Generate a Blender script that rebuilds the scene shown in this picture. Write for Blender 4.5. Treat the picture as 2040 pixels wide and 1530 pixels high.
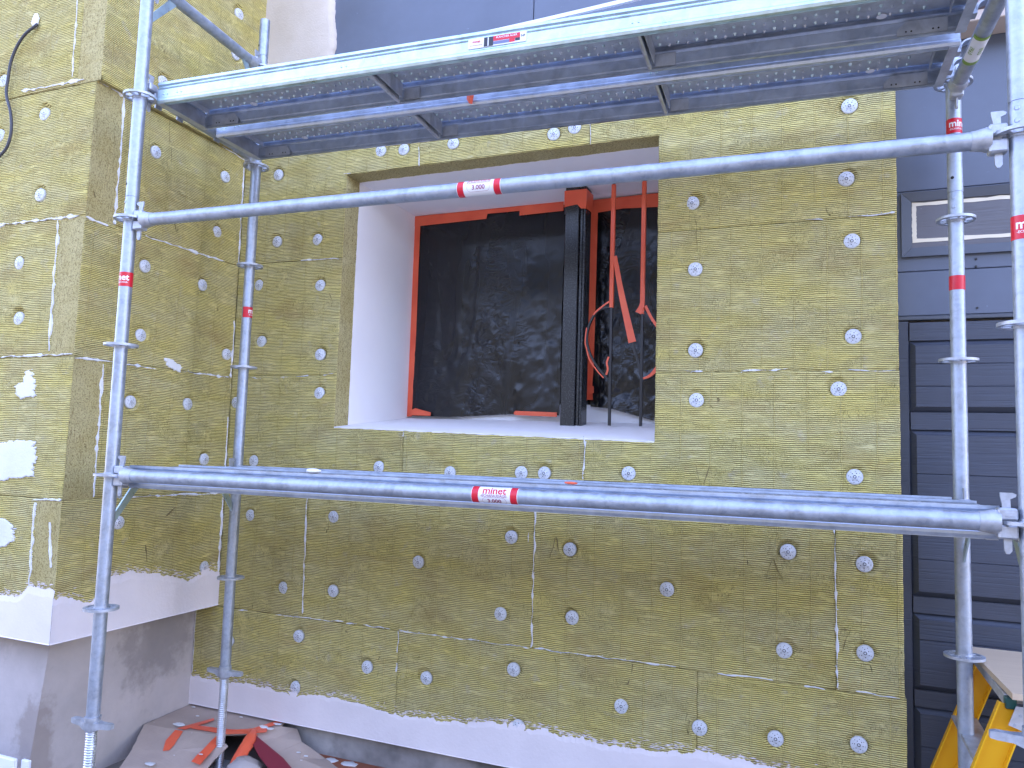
import bpy, math, random
import numpy as np
from mathutils import Vector, Matrix
random.seed(7); RNG = np.random.default_rng(11)
for o in list(bpy.data.objects): bpy.data.objects.remove(o)
scene = bpy.context.scene
COL = scene.collection
R = math.radians

# ------------------------------------------------------------------ camera
cam_d = bpy.data.cameras.new("camera"); cam = bpy.data.objects.new("camera", cam_d); COL.objects.link(cam)
cam_d.sensor_width = 36.0; cam_d.lens = 1518.2 / 2040 * 36.0
cam_d.clip_start = 0.05; cam_d.clip_end = 500
rr = Vector((0.9262599, 0.37559598, 0.03114901)); rd = Vector((-0.00367236, 0.09163914, -0.99578551)); rf = Vector((-0.3768675, 0.92224179, 0.08626099))
cam.matrix_world = Matrix(((rr.x, -rd.x, -rf.x, 2.91464), (rr.y, -rd.y, -rf.y, -3.18231), (rr.z, -rd.z, -rf.z, 0.14204), (0, 0, 0, 1)))
scene.camera = cam
# ------------------------------------------------------------------ world, sun, exposure
w = bpy.data.worlds.new("World"); scene.world = w; w.use_nodes = True
nt = w.node_tree; bg = nt.nodes['Background']
sky = nt.nodes.new('ShaderNodeTexSky'); sky.sky_type = 'NISHITA'; sky.sun_disc = False
SUN_EL = R(50); SUN_AZ = R(20)          # the sun stands behind the house, the scaffold is in open shade
sky.sun_elevation = SUN_EL; sky.sun_rotation = SUN_AZ
sky.air_density = 1.0; sky.dust_density = .3; sky.ozone_density = 2.0
tint = nt.nodes.new('ShaderNodeMix'); tint.data_type = 'RGBA'; tint.blend_type = 'MULTIPLY'; tint.inputs[0].default_value = 1.0
tint.inputs[7].default_value = (1.25, .985, 1.0, 1)                    # camera white balance
nt.links.new(sky.outputs[0], tint.inputs[6]); nt.links.new(tint.outputs[2], bg.inputs[0]); bg.inputs[1].default_value = 0.15
sd = bpy.data.lights.new("sun", 'SUN'); sd.energy = 3.2; sd.angle = R(0.5); sd.color = (1, .95, .87)
sun = bpy.data.objects.new("sun", sd); COL.objects.link(sun)
dirv = Vector((math.sin(SUN_AZ) * math.cos(SUN_EL), math.cos(SUN_AZ) * math.cos(SUN_EL), math.sin(SUN_EL)))
sun.rotation_euler = dirv.to_track_quat('Z', 'Y').to_euler(); sun.location = (0, 0, 12)
vs = scene.view_settings; vs.view_transform = 'Standard'; vs.look = 'None'; vs.gamma = 1.0; vs.exposure = 3.3; vs.use_curve_mapping = False
scene.cycles.max_bounces = 8

# ------------------------------------------------------------------ helpers
def tag(o, label=None, cat=None, group=None, kind=None):
    if label: o['label'] = label
    if cat: o['category'] = cat
    if group: o['group'] = group
    if kind: o['kind'] = kind
    return o
def empty(name, label, cat, group=None, loc=(0, 0, 0), rz=0.0):
    o = bpy.data.objects.new(name, None); COL.objects.link(o); o.location = loc; o.rotation_euler = (0, 0, rz); o.empty_display_size = .1
    return tag(o, label, cat, group)
def link(name, me, parent=None, mats=None, smooth=False):
    if mats is not None:
        if not isinstance(mats, (list, tuple)): mats = [mats]
        for m in mats: me.materials.append(m)
    if smooth:
        me.polygons.foreach_set('use_smooth', [True] * len(me.polygons))
    o = bpy.data.objects.new(name, me); COL.objects.link(o)
    if parent: o.parent = parent
    return o
def copy_tree(o, parent=None):
    c = o.copy(); COL.objects.link(c); c.parent = parent
    for ch in list(o.children): copy_tree(ch, c)
    return c
class MB:
    def __init__(s): s.v = []; s.f = []; s.m = []; s.sm = []
    def add(s, vs, fs, mi=0, sm=False):
        b = len(s.v); s.v += [tuple(x) for x in vs]
        for f in fs: s.f.append(tuple(b + i for i in f)); s.m.append(mi); s.sm.append(sm)
        return s
    def box(s, a, b, mi=0, M=None, bev=0.0):
        x0, y0, z0 = a; x1, y1, z1 = b
        if x1 < x0: x0, x1 = x1, x0
        if y1 < y0: y0, y1 = y1, y0
        if z1 < z0: z0, z1 = z1, z0
        if bev <= 0:
            V = [(x0, y0, z0), (x1, y0, z0), (x1, y1, z0), (x0, y1, z0), (x0, y0, z1), (x1, y0, z1), (x1, y1, z1), (x0, y1, z1)]
            F = [(0, 3, 2, 1), (4, 5, 6, 7), (0, 1, 5, 4), (1, 2, 6, 5), (2, 3, 7, 6), (3, 0, 4, 7)]
        else:
            c = bev; V = []; F = []
            for sx in (0, 1):
                for sy in (0, 1):
                    for sz in (0, 1):
                        X = (x0, x1)[sx]; Y = (y0, y1)[sy]; Z = (z0, z1)[sz]
                        dx = c if sx == 0 else -c; dy = c if sy == 0 else -c; dz = c if sz == 0 else -c
                        V += [(X, Y + dy, Z + dz), (X + dx, Y, Z + dz), (X + dx, Y + dy, Z)]
            def i(sx, sy, sz, k): return ((sx * 2 + sy) * 2 + sz) * 3 + k
            for sx in (0, 1):
                q = [i(sx, 0, 0, 0), i(sx, 1, 0, 0), i(sx, 1, 1, 0), i(sx, 0, 1, 0)]; F.append(q if sx else q[::-1])
                q = [i(0, sx, 0, 1), i(1, sx, 0, 1), i(1, sx, 1, 1), i(0, sx, 1, 1)]; F.append(q[::-1] if sx else q)
                q = [i(0, 0, sx, 2), i(1, 0, sx, 2), i(1, 1, sx, 2), i(0, 1, sx, 2)]; F.append(q if sx else q[::-1])
            for a_ in (0, 1):
                for b_ in (0, 1):
                    F.append((i(a_, b_, 0, 0), i(a_, b_, 1, 0), i(a_, b_, 1, 1), i(a_, b_, 0, 1)))
                    F.append((i(0, a_, b_, 1), i(1, a_, b_, 1), i(1, a_, b_, 2), i(0, a_, b_, 2)))
                    F.append((i(a_, 0, b_, 0), i(a_, 1, b_, 0), i(a_, 1, b_, 2), i(a_, 0, b_, 2)))
                    for c_ in (0, 1): F.append((i(a_, b_, c_, 0), i(a_, b_, c_, 1), i(a_, b_, c_, 2)))
        if M is not None: V = [tuple(M @ Vector(q)) for q in V]
        return s.add(V, F, mi)
    def tube(s, pts, r, n=20, mi=0, cap=True):
        pts = [Vector(q) for q in pts]; N = len(pts)
        rs = r if isinstance(r, (list, tuple)) else [r] * N
        V = []; F = []; up = None
        for k in range(N):
            d = (pts[min(k + 1, N - 1)] - pts[max(k - 1, 0)]).normalized()
            if up is None: up = Vector((0, 0, 1)) if abs(d.z) < .9 else Vector((1, 0, 0))
            a = (up - d * up.dot(d)).normalized(); up = a; b = d.cross(a)
            for j in range(n):
                t = 2 * math.pi * j / n; V.append(pts[k] + (a * math.cos(t) + b * math.sin(t)) * rs[k])
        for k in range(N - 1):
            for j in range(n):
                j2 = (j + 1) % n; F.append((k * n + j, k * n + j2, (k + 1) * n + j2, (k + 1) * n + j))
        s.add(V, F, mi, True)
        if cap: s.add(V[:n], [tuple(range(n))[::-1]], mi); s.add(V[-n:], [tuple(range(n))], mi)
        return s
    def prism(s, poly, o, ax, ay, az, h, mi=0):      # poly in (ax, ay), extruded h along az from o
        o = Vector(o); ax = Vector(ax); ay = Vector(ay); az = Vector(az); n = len(poly)
        V = [o + ax * q[0] + ay * q[1] for q in poly] + [o + ax * q[0] + ay * q[1] + az * h for q in poly]
        F = [tuple(range(n))[::-1], tuple(range(n, 2 * n))] + [(i, (i + 1) % n, n + (i + 1) % n, n + i) for i in range(n)]
        return s.add(V, F, mi)
    def build(s, name, mats, parent=None, fix=True):
        me = bpy.data.meshes.new(name); me.from_pydata(s.v, [], s.f)
        me.polygons.foreach_set('material_index', s.m); me.polygons.foreach_set('use_smooth', s.sm)
        if fix:
            import bmesh
            bm = bmesh.new(); bm.from_mesh(me); bmesh.ops.recalc_face_normals(bm, faces=bm.faces); bm.to_mesh(me); bm.free()
        me.update()
        return link(name, me, parent, mats)
def vnoise(x, y, seed=0):
    x = np.asarray(x, float); y = np.asarray(y, float)
    xi = np.floor(x).astype(np.int64); yi = np.floor(y).astype(np.int64); fx = x - xi; fy = y - yi
    fx = fx * fx * (3 - 2 * fx); fy = fy * fy * (3 - 2 * fy)
    def h(a, b):
        n = (a * 374761393 + b * 668265263 + seed * 1442695041) & 0xffffffff
        n = ((n ^ (n >> 13)) * 1274126177) & 0xffffffff
        return ((n ^ (n >> 16)) & 0xffff) / 65535.0
    return (h(xi, yi) * (1 - fx) + h(xi + 1, yi) * fx) * (1 - fy) + (h(xi, yi + 1) * (1 - fx) + h(xi + 1, yi + 1) * fx) * fy
def fbm(x, y, seed=0, o=3):
    t = 0; a = .5
    for k in range(o): t = t + a * (vnoise(x * 2 ** k, y * 2 ** k, seed + k) - .5) * 2; a *= .5
    return t

# ------------------------------------------------------------------ materials
def mat(name, base=(.5, .5, .5), rough=.6, metal=0.0, spec=.5):
    m = bpy.data.materials.new(name); m.use_nodes = True; b = m.node_tree.nodes['Principled BSDF']
    b.inputs['Base Color'].default_value = (*base, 1); b.inputs['Roughness'].default_value = rough
    b.inputs['Metallic'].default_value = metal; b.inputs['Specular IOR Level'].default_value = spec
    return m
class NB:
    def __init__(s, m): s.t = m.node_tree; s.b = s.t.nodes['Principled BSDF']
    def n(s, ty, **kw):
        q = s.t.nodes.new(ty)
        for k, v in kw.items():
            if k.startswith('i_'): q.inputs[k[2:].replace('_', ' ')].default_value = v
            else: setattr(q, k, v)
        return q
    def L(s, a, b): s.t.links.new(a, b)
    def co(s, which='Object'): return s.n('ShaderNodeTexCoord').outputs[which]
    def mp(s, src, sc=(1, 1, 1), rot=(0, 0, 0), loc=(0, 0, 0)):
        q = s.n('ShaderNodeMapping'); q.inputs['Scale'].default_value = sc; q.inputs['Rotation'].default_value = rot; q.inputs['Location'].default_value = loc
        s.L(src, q.inputs['Vector']); return q.outputs[0]
    def noise(s, src, scale, detail=3, rough=.5, dist=0.0):
        q = s.n('ShaderNodeTexNoise'); q.inputs['Scale'].default_value = scale; q.inputs['Detail'].default_value = detail
        q.inputs['Roughness'].default_value = rough; q.inputs['Distortion'].default_value = dist
        if src is not None: s.L(src, q.inputs['Vector'])
        return q.outputs['Fac']
    def ramp(s, f, a, b, ca=0.0, cb=1.0):
        q = s.n('ShaderNodeMapRange'); q.inputs['From Min'].default_value = a; q.inputs['From Max'].default_value = b
        q.inputs['To Min'].default_value = ca; q.inputs['To Max'].default_value = cb; s.L(f, q.inputs['Value']); return q.outputs[0]
    def mix(s, f, a, b, mode='MIX'):
        q = s.n('ShaderNodeMix', data_type='RGBA', blend_type=mode)
        if isinstance(f, (int, float)): q.inputs[0].default_value = f
        else: s.L(f, q.inputs[0])
        for k, c in ((6, a), (7, b)):
            if isinstance(c, tuple): q.inputs[k].default_value = (*c, 1) if len(c) == 3 else c
            else: s.L(c, q.inputs[k])
        return q.outputs[2]
    def m(s, op, a, b=0.0, c=None):
        q = s.n('ShaderNodeMath', operation=op)
        for k, x in enumerate((a, b, c)):
            if x is None: continue
            if isinstance(x, (int, float)): q.inputs[k].default_value = x
            else: s.L(x, q.inputs[k])
        return q.outputs[0]
    def bump(s, h, strength=.5, dist=.002, nrm=None):
        q = s.n('ShaderNodeBump'); q.inputs['Strength'].default_value = strength; q.inputs['Distance'].default_value = dist
        s.L(h, q.inputs['Height'])
        if nrm is not None: s.L(nrm, q.inputs['Normal'])
        return q.outputs[0]
    def out(s, col=None, rough=None, nrm=None):
        if col is not None: s.L(col, s.b.inputs['Base Color'])
        if rough is not None: s.L(rough, s.b.inputs['Roughness'])
        if nrm is not None: s.L(nrm, s.b.inputs['Normal'])

WT1 = (.84, .715, .23); WT2 = (.79, .70, .33)
def wool_face():
    m = mat('mineral_wool_face', rough=.95, spec=.15); g = NB(m)
    uv = g.co('UV'); inf = g.n('ShaderNodeObjectInfo').outputs['Random']
    off = g.n('ShaderNodeCombineXYZ'); g.L(g.m('MULTIPLY', inf, 37.0), off.inputs[0]); g.L(g.m('MULTIPLY', inf, 91.0), off.inputs[1])
    ad = g.n('ShaderNodeVectorMath', operation='ADD'); g.L(uv, ad.inputs[0]); g.L(off.outputs[0], ad.inputs[1]); P = ad.outputs[0]
    # warped coordinates
    wn = g.n('ShaderNodeTexNoise'); wn.inputs['Scale'].default_value = 9; wn.inputs['Detail'].default_value = 3; g.L(P, wn.inputs['Vector'])
    sep = g.n('ShaderNodeSeparateXYZ'); g.L(P, sep.inputs[0]); wv = g.m('MULTIPLY', g.m('SUBTRACT', wn.outputs['Fac'], .5), .011)
    wig = g.m('MULTIPLY', g.m('SUBTRACT', g.noise(g.mp(P, (60, 25, 1)), 1.0, 2), .5), .0035)
    v2 = g.m('ADD', g.m('ADD', sep.outputs[1], wv), wig)
    cmb = g.n('ShaderNodeCombineXYZ'); g.L(sep.outputs[0], cmb.inputs[0]); g.L(v2, cmb.inputs[1]); W = cmb.outputs[0]
    ridge = g.m('SINE', g.m('MULTIPLY', v2, 2 * math.pi / .0078), 0)
    rn = g.noise(g.mp(W, (9, 170, 1)), 1.0, 3, .65)                    # long thin layers
    fine = g.noise(g.mp(W, (40, 460, 1)), 1.0, 2, .5)
    crimp = g.noise(g.mp(P, (130, 42, 1)), 1.0, 3, .65, 2.6)            # short curly upright crimps
    curl = g.noise(P, 120, 3, .7, 2.5)
    area = g.noise(g.mp(P, (2.2, 3.4, 1)), 2.2, 4, .65, .5); area2 = g.noise(g.mp(P, (1.5, 3.5, 1)), 2.2, 3, .6)
    ridgemask = g.ramp(area, .31, .44, .25, 1.0); crm = g.ramp(area, .52, .38, .20, .9)
    u2 = g.m('ADD', sep.outputs[0], g.m('MULTIPLY', g.m('SUBTRACT', wn.outputs['Fac'], .5), .012))
    rib = g.m('ABSOLUTE', g.m('SUBTRACT', g.m('FRACT', g.m('DIVIDE', u2, .122)), .5))   # upright ribs every 0.122 m
    ribm = g.ramp(rib, .008, .030, 1.0, 0.0); ribs_ = g.ramp(g.m('ABSOLUTE', g.m('SUBTRACT', rib, .03)), .0, .014, 1.0, 0.0)
    ribgap = g.ramp(g.noise(P, 5, 3), .34, .44); ribm = g.m('MULTIPLY', ribm, ribgap); ribs_ = g.m('MULTIPLY', ribs_, ribgap)
    ridgeg = g.ramp(ridge, -1.0, .2)
    h1 = g.m('ADD', g.m('MULTIPLY', ridgeg, g.m('MULTIPLY', ridgemask, .9)), g.m('MULTIPLY', g.ramp(rn, .35, .6), .55))
    h2 = g.m('ADD', h1, g.m('MULTIPLY', g.m('MULTIPLY', g.ramp(crimp, .38, .55), crm), .9))
    h3 = g.m('ADD', h2, g.m('ADD', g.m('ADD', g.m('MULTIPLY', fine, .5), g.m('MULTIPLY', ribm, .9)), g.m('MULTIPLY', curl, .45)))
    brk = g.ramp(g.noise(g.mp(P, (12, 60, 1)), 1.0, 3), .27, .45)          # ridges break up
    dark = g.m('MULTIPLY', g.ramp(rn, .39, .31), .45)
    dk2 = g.m('MULTIPLY', g.m('MULTIPLY', g.m('MULTIPLY', g.ramp(ridge, .0, -.8), ridgemask), brk), .95)
    dk3 = g.m('MULTIPLY', g.m('MULTIPLY', g.ramp(crimp, .46, .37), crm), .9)
    dk4 = g.m('MULTIPLY', g.ramp(curl, .40, .32), .4)
    D = g.m('MAXIMUM', g.m('MAXIMUM', g.m('MAXIMUM', dark, dk2), dk3), g.m('MAXIMUM', dk4, g.m('MULTIPLY', ribs_, .35)))
    tone = g.mix(g.ramp(area2, .35, .65), WT1, WT2)
    tone = g.mix(g.m('MULTIPLY', g.ramp(g.noise(P, 13, 4, .65), .60, .76), .7), tone, (.74, .68, .52))         # greyed patches
    tone = g.mix(g.m('MULTIPLY', g.ramp(g.noise(g.mp(P, (1, 2.2, 1)), 3.1, 3), .55, .8), .8), tone, (.55, .40, .16))
    tone = g.mix(g.m('MULTIPLY', g.ramp(curl, .58, .70), .55), tone, (.84, .77, .44))                           # pale loose fibres
    tone = g.mix(g.m('MULTIPLY', ribm, .75), tone, (.86, .73, .28))
    tone = g.mix(g.m('MULTIPLY', g.ramp(inf, 0, 1), .22), tone, (.48, .40, .18))
    col = g.mix(D, tone, (.17, .125, .04))
    sp = g.m('MULTIPLY', g.ramp(g.noise(g.mp(P, (30, 9, 1)), 1.0, 2, .5, 1.5), .255, .2), 1.0)
    col = g.mix(g.m('MULTIPLY', sp, .8), col, (.05, .04, .02))
    g.out(col, None, g.bump(g.m('SUBTRACT', h3, sp), .9, .0034)); return m
def wool_cut():
    m = mat('mineral_wool_cut', rough=.98, spec=.1); g = NB(m); P = g.co('Object')
    a = g.noise(P, 160, 4, .65, .6); b = g.noise(g.mp(P, (120, 120, 18)), 1.0, 3, .6, .8); c = g.noise(P, 6, 3)
    col = g.mix(g.ramp(c, .3, .7), (.62, .54, .27), (.52, .43, .18)); col = g.mix(g.ramp(a, .52, .3), col, (.18, .13, .05)); col = g.mix(g.m('MULTIPLY', g.ramp(a, .6, .75), .6), col, (.68, .60, .38))
    col = g.mix(g.m('MULTIPLY', g.ramp(b, .42, .3), .6), col, (.2, .14, .05))
    g.out(col, None, g.bump(g.m('ADD', a, b), .9, .008)); return m
def plasterish(name, base, var, sc=60, b=.002, rough=.85, stain=None):
    m = mat(name, rough=rough, spec=.25); g = NB(m); P = g.co('Object')
    a = g.noise(P, sc, 4, .6); c = g.noise(P, 3.5, 4, .6)
    col = g.mix(g.ramp(c, .3, .7), base, var)
    if stain: col = g.mix(g.ramp(g.noise(P, 2.3, 5, .65), .52, .72), col, stain)
    g.out(col, None, g.bump(g.m('ADD', a, g.m('MULTIPLY', c, 2.0)), .5, b)); return m
def galv(name, base=(.62, .64, .67), rough=.34, sc=1.0, blot=.5):
    m = mat(name, base, rough, 1.0); g = NB(m); P = g.co('Object')
    sp = g.n('ShaderNodeTexVoronoi'); sp.inputs['Scale'].default_value = 90 * sc; g.L(P, sp.inputs['Vector'])
    a = g.noise(P, 24 * sc, 4, .6, .5); c = g.noise(g.mp(P, (1, 1, .35)), 9, 4, .65)
    bw = g.n('ShaderNodeRGBToBW'); g.L(sp.outputs['Color'], bw.inputs[0])
    col = g.mix(g.ramp(a, .35, .65), tuple(x * .80 for x in base), tuple(min(1, x * 1.12) for x in base))
    col = g.mix(g.m('MULTIPLY', g.ramp(c, .58, .72), blot), col, (.33, .34, .36))
    col = g.mix(g.m('MULTIPLY', bw.outputs[0], .18), col, (.85, .86, .88))
    ro = g.m('ADD', g.ramp(a, .3, .7, rough - .07, rough + .1), g.m('MULTIPLY', bw.outputs[0], .08))
    g.out(col, ro, g.bump(g.m('ADD', g.noise(P, 300, 2), g.m('MULTIPLY', a, 1.5)), .35, .0006))
    g.b.inputs['Metallic'].default_value = .75; return m
def boardmat(name, base, grain=1.0, rough=.42, dent=True):
    m = mat(name, base, rough); g = NB(m); P = g.co('Object')
    a = g.noise(g.mp(P, (2.5, 2.5, 130)), 1.0, 3, .6, .3); f = g.noise(g.mp(P, (9, 9, 420)), 1.0, 2, .5, .2); c = g.noise(P, 3, 4, .6); d = g.noise(P, 38, 2)
    col = g.mix(g.ramp(c, .3, .7), tuple(x * .88 for x in base), tuple(x * 1.12 for x in base))
    col = g.mix(g.m('MULTIPLY', g.ramp(d, .74, .80), .5), col, tuple(x * 2.2 for x in base))
    if grain > .5: col = g.mix(g.m('MULTIPLY', g.ramp(f, .36, .26), .5), col, tuple(x * .3 for x in base)); col = g.mix(g.m('MULTIPLY', g.ramp(f, .70, .78), .5), col, tuple(x * 2.4 for x in base))
    g.out(col, g.ramp(c, .3, .7, rough - .06, rough + .1), g.bump(g.m('ADD', g.m('MULTIPLY', g.ramp(a, .3, .5), grain), g.m('MULTIPLY', f, grain)), .5 if grain > .5 else .15, .0015)); return m

WF = wool_face(); WC = wool_cut()
BASE = plasterish('base_coat_render', (.83, .76, .75), (.75, .685, .68), 70, .0025)
REV = plasterish('smooth_white_render', (.93, .90, .88), (.90, .86, .85), 120, .0006)
CREAM = plasterish('rough_cream_render', (.66, .58, .49), (.56, .48, .38), 140, .005)
ADH = plasterish('white_adhesive', (.80, .80, .80), (.70, .70, .70), 120, .003)
CONC = plasterish('grey_concrete', (.52, .465, .44), (.38, .34, .32), 35, .004, .9, (.15, .13, .12))
CONC2 = plasterish('stained_concrete', (.45, .43, .41), (.17, .165, .16), 30, .006, .95, (.07, .07, .06))
def plinthmat():
    m = plasterish('stained_grey_concrete', (.54, .48, .45), (.42, .375, .35), 30, .004, .9, (.24, .215, .20)); g = NB(m); P = g.co('Object')
    src = g.b.inputs['Base Color'].links[0].from_socket
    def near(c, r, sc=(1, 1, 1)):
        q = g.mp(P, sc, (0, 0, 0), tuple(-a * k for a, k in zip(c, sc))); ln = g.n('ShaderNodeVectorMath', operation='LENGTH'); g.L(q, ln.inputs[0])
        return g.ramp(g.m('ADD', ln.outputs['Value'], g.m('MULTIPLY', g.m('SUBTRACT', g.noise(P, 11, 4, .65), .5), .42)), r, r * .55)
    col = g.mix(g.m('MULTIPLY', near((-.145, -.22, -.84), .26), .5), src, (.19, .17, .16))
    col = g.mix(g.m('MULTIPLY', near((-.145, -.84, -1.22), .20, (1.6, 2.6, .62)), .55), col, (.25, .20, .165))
    g.L(col, g.b.inputs['Base Color']); return m
CONCP = plinthmat()
PAVE = plasterish('pale_paving', (.24, .21, .18), (.19, .17, .15), 40, .003)
TILE = plasterish('terracotta_tile', (.36, .12, .06), (.28, .10, .06), 50, .002, .7)
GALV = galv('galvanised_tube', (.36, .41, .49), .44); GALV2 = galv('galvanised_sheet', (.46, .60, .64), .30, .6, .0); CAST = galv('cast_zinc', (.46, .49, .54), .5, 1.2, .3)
GALV3 = galv('galvanised_shaded', (.46, .53, .64), .36, .6, .0); GALVD = galv('galvanised_deck', (.52, .56, .62), .45, .7, .6)  # GALV3: copy of the sheet metal with shade put into its colour
ROD = galv('zinc_threaded_rod', (.66, .69, .73), .32, 1, .1)
RED = mat('red_sticker', (.62, .012, .03), .35); WST = mat('white_sticker', (.78, .78, .80), .35); INK = mat('dark_red_ink', (.28, .02, .08), .5); WINK = mat('white_ink', (.8, .8, .8), .4)
GRN = mat('green_sticker', (.20, .33, .05), .4); BLK = mat('black_ink', (.02, .022, .03), .4)
DISC = mat('grey_white_plastic', (.62, .64, .68), .45); HOLE = mat('dark_hole', (.02, .02, .018), .9)
def tapemat():
    m = mat('orange_red_tape', (.85, .15, .07), .38); g = NB(m); P = g.co('Object'); a = g.noise(P, 35, 3, .6, 1.0); c = g.noise(P, 7, 2)
    g.out(g.mix(g.ramp(c, .3, .7), (.88, .15, .065), (.78, .11, .05)), None, g.bump(a, .5, .003)); return m
TAPE = tapemat(); TAPE2 = mat('dark_red_tape', (.22, .02, .04), .5)
def filmmat():
    m = mat('black_polythene', (.006, .0065, .009), .2); g = NB(m); P = g.co('Object')
    a = g.noise(g.mp(P, (1.8, 1, .35), (0, .25, 0)), 3.2, 2, .5, .8)
    b = g.m('ABSOLUTE', g.m('SUBTRACT', g.noise(g.mp(P, (1, 1, 1.5), (0, .6, 0)), 11, 3, .55, .9), .5)); c = g.noise(P, 45, 2, .5, 1.0)
    area = g.ramp(g.noise(P, 2.9, 2), .46, .66)
    h = g.m('ADD', a, g.m('MULTIPLY', area, g.m('SUBTRACT', g.m('MULTIPLY', c, .05), g.m('MULTIPLY', g.ramp(b, 0, .12, 0, 1), -.16))))
    g.out(None, g.ramp(a, .3, .7, .22, .32), g.bump(h, .42, .028)); return m
FILM = filmmat()
def hammered():
    m = mat('black_hammered_paint', (.025, .027, .03), .25); g = NB(m); P = g.co('Object')
    a = g.noise(P, 160, 2, .5); g.out(g.mix(g.ramp(a, .5, .65), (.02, .022, .025), (.06, .065, .07)), None, g.bump(a, .5, .001)); return m
HAM = hammered(); BARM = mat('black_bar_paint', (.02, .02, .022), .4); PVC = mat('white_pvc', (.8, .8, .82), .3)
UPB = boardmat('blue_grey_board', (.115, .135, .18), .15, .38); DOORM = boardmat('dark_grey_wood', (.056, .064, .086), 1.0, .42); TRIM = boardmat('dark_trim', (.085, .095, .115), .2, .4)
MASK = plasterish('masking_tape', (.86, .78, .60), (.74, .66, .52), 60, .001, .7); DGL = boardmat('brown_grey_panel', (.13, .125, .135), .6, .35)
def card():
    m = mat('brown_cardboard', (.36, .28, .23), .85); g = NB(m); P = g.co('Object')
    wv = g.m('SINE', g.m('MULTIPLY', g.n('ShaderNodeSeparateXYZ').outputs[0], 1), 0)
    c = g.noise(P, 5, 4, .6); a = g.noise(g.mp(P, (12, 260, 12), (0, 0, .35)), 1, 2); s_ = g.noise(P, 33, 3, .6)
    col = g.mix(g.ramp(c, .3, .7), (.48, .38, .31), (.38, .30, .25)); col = g.mix(g.ramp(s_, .72, .78), col, (.7, .68, .65))
    g.out(col, None, g.bump(g.m('ADD', c, g.m('MULTIPLY', a, .4)), .5, .004)); return m
CARD = card()
def ply():
    m = mat('plywood', (.5, .38, .26), .6); g = NB(m); P = g.co('Object'); a = g.noise(g.mp(P, (3, 60, 60)), 1, 3, .6, .5)
    g.out(g.mix(a, (.66, .52, .36), (.52, .39, .26)), None, g.bump(a, .2, .001)); return m
PLY = ply()
YEL = plasterish('yellow_fibreglass', (.80, .42, .012), (.74, .36, .01), 30, .0006, .4); ALU = galv('worn_aluminium', (.55, .55, .56), .45, 1, .2)
CABLE = mat('grey_black_cable', (.05, .05, .06), .5); TEAL = mat('dark_green_cap', (.01, .07, .06), .4); SOIL = mat('dark_gap', (.03, .03, .03), .9)
TIMB = plasterish('pale_timber', (.60, .50, .42), (.52, .42, .35), 40, .002)

# ------------------------------------------------------------------ measured wall data (metres)
FM = [(0.224, 1.568), (0.244, 1.202), (0.503, 1.193), (0.141, 0.973), (0.534, 0.952), (0.177, 0.671), (0.557, 0.594), (0.563, 0.398), (0.035, 0.347), (0.175, 0.044), (0.173, -0.237), (0.686, -0.213), (0.408, -0.581), (0.705, -0.569), (0.518, -0.806), (0.09, -0.879), (0.517, -1.051), (0.917, -0.902), (1.234, -0.909), (1.168, -0.392), (1.632, -0.245), (1.591, -0.582), (1.661, -0.814), (1.904, -0.277), (1.923, -0.563), (2.143, -0.896), (2.324, -0.406), (2.46, -0.931), (2.745, -0.926), (3.035, -0.899), (2.79, -0.218), (2.776, -0.593), (3.059, -0.242), (3.059, -0.567), (3.028, 0.081), (2.974, 0.415), (3.027, 0.619), (3.024, 0.994), (3.006, 1.245), (3.019, 1.54), (2.408, 1.205), (2.425, 0.919), (2.429, 0.577), (2.435, 0.37), (2.157, 0.059), (1.778, 0.044), (1.671, 0.042), (0.933, 0.039), (1.314, 0.028), (0.857, 1.623), (0.99, 1.614), (1.266, 1.61), (1.779, 1.59), (1.88, 1.607), (1.692, -1.048)]
FR = [(-0.602, 1.826), (-0.111, 2.449), (-0.146, 2.198), (-0.587, 1.494), (-0.136, 1.533), (-0.167, 1.227), (-0.599, 0.942), (-0.242, 0.929), (-0.596, 0.617), (-0.043, 0.599), (-0.624, 0.306), (-0.285, 0.319), (-0.154, 0.046), (-0.643, -0.236), (-0.102, -0.501)]
FF = [(-0.615, 1.783), (-0.318, 1.58), (-0.605, 1.518), (-0.298, 1.204), (-0.394, 0.902), (-0.371, 0.653)]
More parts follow.
